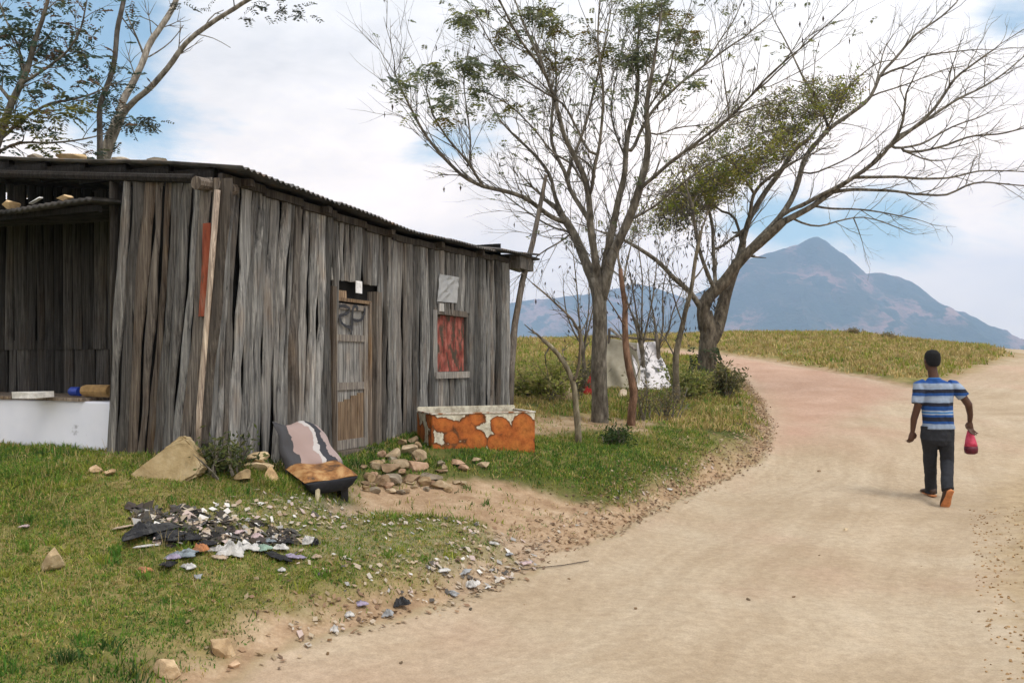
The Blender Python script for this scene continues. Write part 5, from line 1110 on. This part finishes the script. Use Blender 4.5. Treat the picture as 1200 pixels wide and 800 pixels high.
def scatter(x0,x1,y0,y1,dens,keep,vl=-.95):
    n = int((x1-x0)*(y1-y0)*dens); X = rng.uniform(x0,x1,n); Y = rng.uniform(y0,y1,n)
    vis = (X/Y > vl) & (X/Y < .66); X, Y = X[vis], Y[vis]; k = keep(X,Y); return X[k], Y[k]
def keepf(thr=.0, roadgap=.0, dirt=1.0):
    def f(X,Y):
        sd = sdist(X,Y,ROAD) + .2*fbm(X*2.4,Y*2.4,3,31)*1.6; hd = sdist(X,Y,HUT); pd = sdist(X,Y,PATH)+.3*fbm(X*2,Y*2,3,8); bd = sdist(X,Y,BARE)+.4*fbm(X*2,Y*2,3,8); ld = sdist(X,Y,LIT)
        pr = sstep(.05+roadgap,.65+roadgap,sd) * sstep(.02,.10,hd) * (.04+.96*sstep(-.05,.4,pd)) * (.12+.88*sstep(-.1,.4,bd)) * (.6+.4*sstep(-.3,.3,ld))
        pr *= sstep(-.22+thr,.10+thr, fbm(X*1.3,Y*1.3,4,60)+.08)
        return rng.uniform(0,1,len(X)) < pr
    return f
PAL = np.array([(.075,.175,.024),(.13,.23,.030),(.26,.29,.045),(.37,.285,.10),(.035,.08,.016),(.50,.38,.17)])
def pick(X, Y, wts_a, wts_b, sc=.7, seed=70):
    f = sstep(-.13,.13, fbm(X*sc,Y*sc,4,seed)+.12*fbm(X*5,Y*5,2,seed+3)); W = np.array(wts_a)[None]*(1-f[:,None])+np.array(wts_b)[None]*f[:,None]; W /= W.sum(1,keepdims=True); c = W.cumsum(1); r = rng.uniform(0,1,(len(X),1)); return PAL[np.minimum((r > c).sum(1),5)]
wa, wb = [.32,.30,.17,.05,.14,.02], [.13,.25,.34,.16,.04,.08]
X,Y = scatter(-6.5,.5,3.3,7.3,3000,keepf(-.14)); 
tall = .030+.045*sstep(.07,-.12,fbm(X*.8,Y*.8,4,70))*sstep(-.2,.1,fbm(X*5,Y*5,3,71)); blades('grass',X,Y,tall*rng.uniform(.7,1.4,len(X)),np.full(len(X),.0065),pick(X,Y,wa,wb),per=5,spread=1.3,lean=.9)
X,Y = scatter(-9,2.8,7.3,12.5,1000,keepf(-.12)); 
blades('grass',X,Y,rng.uniform(.03,.08,len(X)),np.full(len(X),.009),pick(X,Y,wa,wb),per=5,spread=1.4,lean=.9)
X,Y = scatter(-5,.5,3.5,9,26,keepf(.0)); blades('dry_stems',X,Y,rng.uniform(.06,.16,len(X)),np.full(len(X),.0035),np.array([(.50,.40,.20)]*len(X)),per=4,spread=.5,lean=.5)
X,Y = scatter(-5,.5,3.5,9,9,keepf(.02)); blades('weed_tufts',X,Y,rng.uniform(.06,.11,len(X)),np.full(len(X),.009),pick(X,Y,[.3,.2,0,0,.5,0],[.2,.5,.3,0,0,0]),per=22,spread=.8,lean=.7)
X,Y = scatter(-1,7.5,12.5,24,170,keepf(-.02)); 
blades('grass',X,Y,rng.uniform(.05,.16,len(X)),np.full(len(X),.016),pick(X,Y,[.07,.16,.28,.28,.03,.18],[.01,.05,.22,.38,.0,.34]),per=6,spread=1.2,lean=.8)
wd2 = ([.0,.02,.20,.36,.0,.42],[.0,.06,.42,.30,.0,.22])
X,Y = scatter(-2,24,21,44,42,keepf(-.05)); 
blades('dry_grass',X,Y,rng.uniform(.06,.20,len(X)),np.full(len(X),.035),pick(X,Y,*wd2,sc=.35),per=6,spread=1.2,lean=.8)
# dead reddish litter of leaves and crumbly soil along the bank
V=[];FF=[];CC=[]
n = 8000; tI = rng.uniform(0,1,n)**.7; ep = np.array(edge+far_l[:0]); sl_ = np.r_[0,np.cumsum(np.hypot(*np.diff(ep,axis=0).T))]; q = tI*sl_[-1]; ex = np.interp(q,sl_,ep[:,0]); ey = np.interp(q,sl_,ep[:,1]); off = np.abs(rng.normal(0,.36,n))-.04
tx = np.gradient(ep[:,0]); ty = np.gradient(ep[:,1]); nx_ = -np.interp(q,sl_,ty); ny_ = np.interp(q,sl_,tx); nn_ = np.hypot(nx_,ny_)+1e-9
X = ex+nx_/nn_*off+rng.normal(0,.05,n); Y = ey+ny_/nn_*off+rng.normal(0,.05,n); Z = height(X,Y); sz = rng.uniform(.006,.028,n)
for i in range(n):
    a = random.uniform(0,6.3); s_ = sz[i]; ti,tj = random.uniform(-.7,.7),random.uniform(-.7,.7); b = len(V)
    for u,v in ((-1,-.2),(0,-.6),(1,.1),(.1,.6)): V.append((X[i]+s_*(u*math.cos(a)-v*math.sin(a)),Y[i]+s_*(u*math.sin(a)+v*math.cos(a)),Z[i]+.012+s_*(u*ti+v*tj)))
    FF.append((b,b+1,b+2,b+3)); CC.extend([random.choice([(.38,.25,.15),(.30,.19,.12),(.45,.33,.21),(.52,.41,.28),(.18,.12,.08),(.36,.28,.18)])]*4)
tag(mesh_obj('dead_leaves', V, FF, GRASSM, cols=CC), kind='stuff')
# ------------------------------------------------------------ shrubs and weeds
def shrub(px, py, r_, h_, n, cols, label, name='shrub', twig=40, ls=.09, seed=0, cat='shrub', grp=None, Yd=None):
    rd = random.Random(seed+500); p = GP(px,py); base = Vector(p); tw = Tree(p.y, seed); 
    for k in range(twig):
        a = rd.uniform(0,6.3); tw.grow(Vector((rd.gauss(0,.08),rd.gauss(0,.08),0)), Vector((math.cos(a)*r_/h_*.8,math.sin(a)*r_/h_*.8,1)).normalized(), h_*rd.uniform(.5,1.05), .012, 1, .2, .6, .8, .18)
    o = empty(name, tuple(base)); tag(o, label, cat, grp); tw.twig.build('stems', BARK, o); lv = leafset(); tips = tw.tips
    for k in range(n):
        q,d,l_ = rd.choice(tips); c = rd.choice(cols); leaf(lv, q*rd.uniform(.45,1.02)+Vector((rd.gauss(0,.07),rd.gauss(0,.07),rd.gauss(0,.05))), Vector((rd.gauss(0,1),rd.gauss(0,1),rd.gauss(.3,.7))), ls*rd.uniform(.6,1.3), ls*.4, c, rd)
    mesh_obj('foliage', lv[0], lv[1], LEAF, o, lv[2]); return o
YS = [(.32,.36,.08),(.42,.42,.12),(.24,.28,.06),(.46,.40,.16)]
shrub(645,470,.5,.8,1300,YS,'bushy yellow green shrub with bare twigs between hut and straight trunk',seed=1,twig=14)
shrub(618,466,.45,.5,800,YS,'low olive shrub just right of the hut end',seed=2,twig=12)
shrub(672,468,.35,.75,500,[(.10,.10,.05),(.16,.14,.07)],'twiggy dull shrub beside the red sack',seed=3,twig=16)
shrub(808,468,.75,.75,2200,[(.16,.20,.05),(.24,.27,.06),(.32,.30,.10)],'dark green bush left of the ivy clad trunk',seed=4,twig=22)
shrub(848,466,.45,.6,1300,[(.09,.10,.03),(.14,.14,.05),(.18,.16,.07)],'grassy bush at the right foot of the ivy clad trunk',seed=5,twig=16)
shrub(755,492,.3,.8,260,[(.16,.15,.05),(.22,.18,.08)],'dry weedy stems right of the slender reddish stem',seed=6,twig=12,ls=.06)
shrub(785,492,.3,.6,350,[(.15,.14,.05),(.24,.19,.09)],'straw coloured weeds at the foot of the thin leaning tree',seed=7,twig=14,ls=.06)
shrub(722,520,.16,.22,420,[(.05,.09,.025),(.08,.12,.03)],'small dark green weed in grass in front of the trunks',name='weed',seed=8,twig=14,ls=.07,cat='weed')
shrub(268,556,.22,.34,520,[(.09,.12,.03),(.14,.15,.05),(.06,.08,.03)],'green weeds against the hut wall right of the corner pole',name='weed',seed=9,twig=18,ls=.06,cat='weed')
shrub(247,553,.12,.2,220,[(.07,.10,.03),(.12,.13,.04)],'low weeds at the foot of the corner pole',name='weed',seed=10,twig=10,ls=.05,cat='weed')
# loose crumbs of earth on the right hand verge of the road
V=[];FF=[];m_=MB(); rs_ = random.Random(4)
for k in range(700):
    y = rs_.uniform(3.4,9.5); x = .52*y+.15+abs(rs_.gauss(.35,.4)); z = gz(x,y); s_ = rs_.uniform(.004,.013)
    rock(m_, Vector((x,y,z+s_*.3)), (s_,s_*.8,s_*.6), k, col=rs_.choice([(.8,.6,.38),(.6,.45,.28),(1,.8,.55)]), sub=1, rot=rs_.uniform(0,6))
tag(m_.build('earth_crumbs', STONE), kind='stuff')
for i,(px,py,r_,h_,n,lab) in enumerate([(600,396,.6,.35,200,'tuft of scrub on the far crest right of the hut'),(700,452,.3,.5,300,'low scrub between straight trunk and shelter'),(1000,392,.5,.3,260,'low scrub on the hilltop below the mountain peak'),(1040,397,.6,.3,260,'reddish scrub on the hilltop right of the peak')]):
    shrub(px,py,r_,h_,n,YS if i<2 else [(.25,.17,.08),(.20,.18,.07)],lab,seed=20+i,twig=16,ls=.1)
# ------------------------------------------------------------ the walking man
MY = 9.8; mo = Vector((.5*MY, MY, 0)); mo.z = gz(mo.x, mo.y)
def mp(px, py, dy=0):   # photo point -> man space (x right, y away, z up)
    k = (MY+dy)/F; return Vector(((px-600)*k-mo.x, dy, CAMH-(py-HY)*k-mo.z))
def remesh(mb_, vox, sm=4, name='tmp'):
    me = bpy.data.meshes.new(name); me.from_pydata(mb_.v, [], mb_.f); o = bpy.data.objects.new(name, me); COL.objects.link(o)
    r = o.modifiers.new('r','REMESH'); r.mode = 'VOXEL'; r.voxel_size = vox; s = o.modifiers.new('s','SMOOTH'); s.iterations = sm; s.factor = .5
    dg = bpy.context.evaluated_depsgraph_get(); ev = o.evaluated_get(dg); m2 = bpy.data.meshes.new_from_object(ev, depsgraph=dg); bpy.data.objects.remove(o); m2.polygons.foreach_set('use_smooth',[True]*len(m2.polygons)); return m2
def mput(me, name, m, parent): me.name = name; me.materials.clear(); me.materials.append(m); o = bpy.data.objects.new(name, me); COL.objects.link(o); o.parent = parent; return o
man = empty('person', tuple(mo)); tag(man, 'man in blue, black and white striped shirt and dark trousers walking away up the road', 'person')
SKIN = flat('dark_brown_skin',(.085,.042,.028),.5,.05,var=.12); HAIR = flat('black_hair',(.008,.008,.009),.9,.5,scale=120)
def ell(c, rx, ry, tilt=0): return (c, Vector((rx,0,tilt*rx)), Vector((0,ry,0)))
B = MB()
hd = mp(1092,423); hx, hy_, hz_ = hd
B.rings([ell((hx,-.0,hz_+.118),.012,.02),ell((hx,-.005,hz_+.108),.045,.06),ell((hx,-.005,hz_+.075),.070,.09),ell((hx,0,hz_+.03),.078,.098),ell((hx,.005,hz_-.02),.075,.092),ell((hx,.018,hz_-.065),.062,.072),ell((hx,.035,hz_-.10),.044,.05),ell((hx,.045,hz_-.118),.02,.03)],20)
B.rings([((hx,.095,hz_-.0),(.008,0,0),(0,.004,.012)),((hx,.112,hz_-.025),(.016,0,0),(0,.006,.02)),((hx,.09,hz_-.04),(.014,0,0),(0,.01,.014))],8)   # nose
for s in (-1,1): B.rings([((hx+s*.074,.0,hz_-.03),(.006,0,0),(0,.012,0)),((hx+s*.083,-.008,hz_-.005),(.009,0,0),(0,.018,0)),((hx+s*.08,-.008,hz_+.022),(.006,0,0),(0,.014,0))],8)
nk = mp(1093,441); B.tube([(hx,.0,hz_-.06),(nk.x+.005,-.01,nk.z),(nk.x+.01,-.01,nk.z-.10)],[.052,.055,.07],n=14)
ls, rs = mp(1078,450), mp(1117,451); cx_ = (ls.x+rs.x)/2
B.rings([ell((cx_,0,ls.z+.02),.10,.07),ell((cx_,0,ls.z-.06),.17,.095),ell((cx_+.01,0,ls.z-.25),.15,.10),ell((cx_+.02,0,ls.z-.42),.135,.10),ell((cx_+.02,0,ls.z-.55),.15,.105),ell((cx_+.02,0,ls.z-.64),.13,.09)],20)
# arms (left bent slightly forward, right held out with the bag)
la = [ls+Vector((-.0,0,0)), mp(1076,474,-.04), mp(1071,491,.02), mp(1069.5,505,.06)]; ra = [rs, mp(1128,464,-.05), mp(1135,474,-.05), mp(1137,486,.02), mp(1136.5,493,.05)]
B.tube(la,[.052,.043,.038,.026],n=12); B.tube(ra,[.052,.044,.042,.032,.027],n=12)
def hand(w_, dirn, curl, side):
    d = dirn.normalized(); q = Vector((side,0,0)); q = (q-d*q.dot(d)).normalized(); nrm_ = d.cross(q)
    B.rings([(w_,q*.024,nrm_*.019),(w_+d*.03,q*.034,nrm_*.018),(w_+d*.075,q*.040,nrm_*.017),(w_+d*.09,q*.036,nrm_*.014)],10)
    for i,(o_,l_) in enumerate(((-.029,.066),(-.010,.078),(.010,.074),(.028,.058))):
        p0 = w_+d*.08+q*o_; p1 = p0+d*l_*.45+nrm_*curl*.012; p2 = p1+d*l_*.3+nrm_*curl*.028; p3 = p2+d*l_*.12+nrm_*curl*.03; B.tube([p0-d*.02,p0,p1,p2,p3],[.009,.0092,.0085,.0075,.006],n=7)
    p0 = w_+d*.02-q*.028; B.tube([p0,p0-q*.022+d*.025+nrm_*.005,p0-q*.026+d*.052+nrm_*curl*.012,p0-q*.018+d*.07+nrm_*curl*.02],[.013,.012,.0095,.007],n=7)
hand(la[-1], Vector((-.12,.12,-1)), 1.0, -1); hand(ra[-1], Vector((.10,.1,-1)), 1.7, 1)
# legs: left foot forward and flat, right foot trailing on its toe
LG = [mp(1089,503), mp(1090,541,.16), mp(1091,573,.33)]; RG = [mp(1108,503), mp(1110,541,.02), mp(1110,570,-.22)]
B.tube([LG[0]+Vector((.01,0,.05))]+LG,[.08,.085,.058,.042],n=14); B.tube([RG[0]+Vector((-.01,0,.05))]+RG,[.08,.085,.058,.042],n=14)
for f_ in (LG[-1],RG[-1]): B.tube([f_,f_+Vector((0,.02,-.04)),f_+Vector((0,.08,-.05))],[.04,.038,.03],n=10)
body = mput(remesh(B,.0055,3),'body',SKIN,man)
# face details
for s in (-1,1):
    m_ = MB(); rock(m_,(hx+s*.03,.088,hz_-.0),(.012,.008,.008),5,sub=2); m_.build('eye',flat('eye_white',(.6,.6,.58),.3),man,True)
m_ = MB(); m_.rings([((hx-.024,.078,hz_-.068),(0,.003,0),(0,0,.003)),((hx,.094,hz_-.066),(0,.006,0),(0,0,.008)),((hx+.024,.078,hz_-.068),(0,.003,0),(0,0,.003))],8); m_.build('mouth',flat('lips',(.12,.045,.04),.5),man,True)
m_ = MB(); m_.rings([ell((hx,-.008,hz_+.132),.012,.02),ell((hx,-.010,hz_+.120),.052,.064),ell((hx,-.014,hz_+.085),.078,.092),ell((hx,-.018,hz_+.035),.085,.094),ell((hx,-.028,hz_-.012),.080,.080),ell((hx,-.045,hz_-.05),.062,.052),ell((hx,-.05,hz_-.062),.04,.03)],20); mput(remesh(m_,.007,3),'hair',HAIR,man)
# shirt
C = MB(); zt = ls.z
C.rings([ell((nk.x+.008,-.012,nk.z-.012),.062,.060),ell((nk.x+.01,-.01,nk.z-.035),.085,.075),ell((cx_,-.008,zt+.035),.125,.085,-.06),ell((cx_,-.008,zt-.005),.176,.104,-.04),ell((cx_,-.005,zt-.08),.192,.122),ell((cx_+.005,0,zt-.2),.180,.125),ell((cx_+.012,0,zt-.33),.170,.122),ell((cx_+.018,0,zt-.45),.172,.125),ell((cx_+.02,0,zt-.515),.190,.136)],28)
C.tube([ls+Vector((.05,0,-.01)),ls+Vector((-.01,0,-.02)),mp(1076.5,462,-.02),mp(1075,473,-.035)],[.075,.074,.07,.068],n=16); C.tube([rs+Vector((-.05,0,-.01)),rs+Vector((.01,0,-.015)),mp(1123,457,-.03),mp(1129.5,465,-.045)],[.075,.074,.07,.067],n=16)
me = remesh(C,.008,9); co_ = np.empty(len(me.vertices)*3); me.vertices.foreach_get('co',co_); co_ = co_.reshape(-1,3)
w1 = fbm(co_[:,0]*9+3,co_[:,2]*7,3,5)*.03+fbm(co_[:,0]*22,co_[:,2]*14+co_[:,1]*9,2,6)*.018; co_[:,1] += w1; me.vertices.foreach_set('co',co_.ravel())
SH = bpy.data.materials.new('striped_knit'); SH.use_nodes = True
nt = SH.node_tree; N = nt.nodes; L = nt.links; tc = N.new('ShaderNodeTexCoord'); sx = N.new('ShaderNodeSeparateXYZ'); L.new(tc.outputs['Object'], sx.inputs[0])
z0_ = mp(1100,502).z; z1_ = mp(1100,438).z
ns = N.new('ShaderNodeTexNoise'); ns.inputs['Scale'].default_value = 6; L.new(tc.outputs['Object'], ns.inputs[0])
ma = N.new('ShaderNodeMath'); ma.operation = 'MULTIPLY_ADD'; L.new(ns.outputs[0], ma.inputs[0]); ma.inputs[1].default_value = .02; L.new(sx.outputs[2], ma.inputs[2])
ax = N.new('ShaderNodeMath'); ax.operation = 'ABSOLUTE'; sb = N.new('ShaderNodeMath'); sb.operation = 'SUBTRACT'; L.new(sx.outputs[0], sb.inputs[0]); sb.inputs[1].default_value = cx_; L.new(sb.outputs[0], ax.inputs[0])
mr = N.new('ShaderNodeMapRange'); L.new(ma.outputs[0], mr.inputs[0]); mr.inputs[1].default_value = z0_; mr.inputs[2].default_value = z1_
cr = N.new('ShaderNodeValToRGB'); cr.color_ramp.interpolation = 'CONSTANT'; L.new(mr.outputs[0], cr.inputs[0])
BL, WHT, BK, GY, SB = (.008,.062,.25),(.29,.36,.47),(.008,.011,.026),(.24,.31,.43),(.02,.15,.42)
bands = [(0,GY),(.11,BL),(.16,BK),(.235,BL),(.275,WHT),(.30,SB),(.325,WHT),(.355,BL),(.43,BK),(.495,GY),(.53,WHT),(.585,GY),(.615,BL),(.67,BK),(.735,GY),(.77,WHT),(.82,GY),(.845,BL),(.93,SB)]
e = cr.color_ramp.elements
while len(e) < len(bands): e.new(.5)
for i,(p_,c) in enumerate(bands): e[i].position = p_; e[i].color = (*c,1)
L.new(cr.outputs[0], N['Principled BSDF'].inputs['Base Color']); N['Principled BSDF'].inputs['Roughness'].default_value = .9
mput(me,'shirt',SH,man)
# trousers
D = MB(); hz0 = zt-.47
D.rings([ell((cx_+.018,0,hz0),.150,.105),ell((cx_+.018,0,hz0-.09),.163,.118),ell((cx_+.016,0,hz0-.17),.168,.12),ell((cx_+.014,0,hz0-.23),.12,.09)],24)
def leg(J, sgn, foot): 
    a,b,c = J; D.tube([a+Vector((0,0,.04)), a+Vector((0,0,-.08)), a.lerp(b,.6), b, b.lerp(c,.5), c+Vector((0,0,-.0)), c+foot],[.09,.094,.080,.073,.068,.065,.068],n=18)
leg(LG,-1,Vector((0,.0,-.05))); leg(RG,1,Vector((0,-.02,-.035)))
me = remesh(D,.008,4); co_ = np.empty(len(me.vertices)*3); me.vertices.foreach_get('co',co_); co_ = co_.reshape(-1,3); co_[:,1] += fbm(co_[:,0]*10,co_[:,2]*12,3,15)*.03; co_[:,0] += fbm(co_[:,1]*10+4,co_[:,2]*14,3,16)*.014; me.vertices.foreach_set('co',co_.ravel())
mput(me,'trousers',flat('charcoal_trousers',(.021,.023,.029),.9,.3,scale=30),man)
def shoe(p, pitch, name='shoe'):
    sh = MB(); so_ = MB(); M = Matrix.Translation(p) @ Matrix.Rotation(pitch,4,'X')
    def rr(y,rx,z0,z1): c = M@Vector((0,y,(z0+z1)/2)); u = (M.to_3x3()@Vector((rx,0,0))); v = (M.to_3x3()@Vector((0,0,(z1-z0)/2))); return (c,u,v)
    sh.rings([rr(-.085,.018,.02,.06),rr(-.07,.036,.012,.10),rr(-.02,.042,.01,.11),rr(.05,.046,.01,.08),rr(.12,.052,.01,.06),rr(.17,.045,.01,.05),rr(.2,.018,.014,.035)],16)
    so_.rings([rr(-.095,.015,-.012,.012),rr(-.075,.042,-.014,.014),rr(0,.040,-.012,.014),rr(.06,.046,-.012,.014),rr(.12,.057,-.012,.014),rr(.18,.048,-.012,.014),rr(.21,.018,-.006,.012)],16)
    o = sh.build(name, flat('brown_leather',(.06,.035,.025),.6), man, True); so_.build('sole', flat('orange_gum_sole',(.50,.20,.08),.7), o, True); return o
gl_ = gz(mo.x+LG[-1].x, mo.y+.33)-mo.z; shoe(Vector((LG[-1].x-.005,.33,gl_+.014)), 0)
o = shoe(Vector((RG[-1].x+.0,-.255,.118)), R(-58))
# bag
hb = ra[-1]+Vector((.012,.02,-.095)); bag = empty('pink_bag', tuple(mo+hb)); tag(bag,'pink plastic bag with dark bottom hanging from the walking man’s right hand','bag')
m_ = MB(); 
m_.rings([((0,0,.06),(.012,0,0),(0,.012,0)),((0,0,.02),(.010,0,0),(0,.010,0)),((.0,0,-.02),(.028,0,0),(0,.02,0)),((.004,0,-.09),(.050,0,0),(0,.035,0)),((.01,0,-.16),(.066,0,0),(0,.05,0)),((.012,0,-.20),(.074,0,0),(0,.055,0))],18)
PK = mat('pink_film',[(.35,(.62,.035,.10)),(.65,(.78,.10,.19))],scale=14,rough=.45,bump=.7,spec=.5,trans=.2); b1 = m_.build('bag_film',PK,bag,True)
m_ = MB(); m_.rings([((.012,0,-.201),(.075,0,0),(0,.056,0)),((.013,0,-.235),(.078,0,0),(0,.058,0)),((.014,0,-.275),(.072,0,0),(0,.052,0)),((.014,0,-.29),(.045,0,0),(0,.035,0))],18); m_.build('dark_contents',flat('dark_red_film',(.10,.012,.025),.5),bag,True)
for s in (-1,1): m_ = MB(); m_.tube([(s*.008,0,.03),(s*.02,.0,.075),(s*.006,.01,.10)],[.008,.008,.006],n=6); m_.build('bag_handle',PK,bag,True)
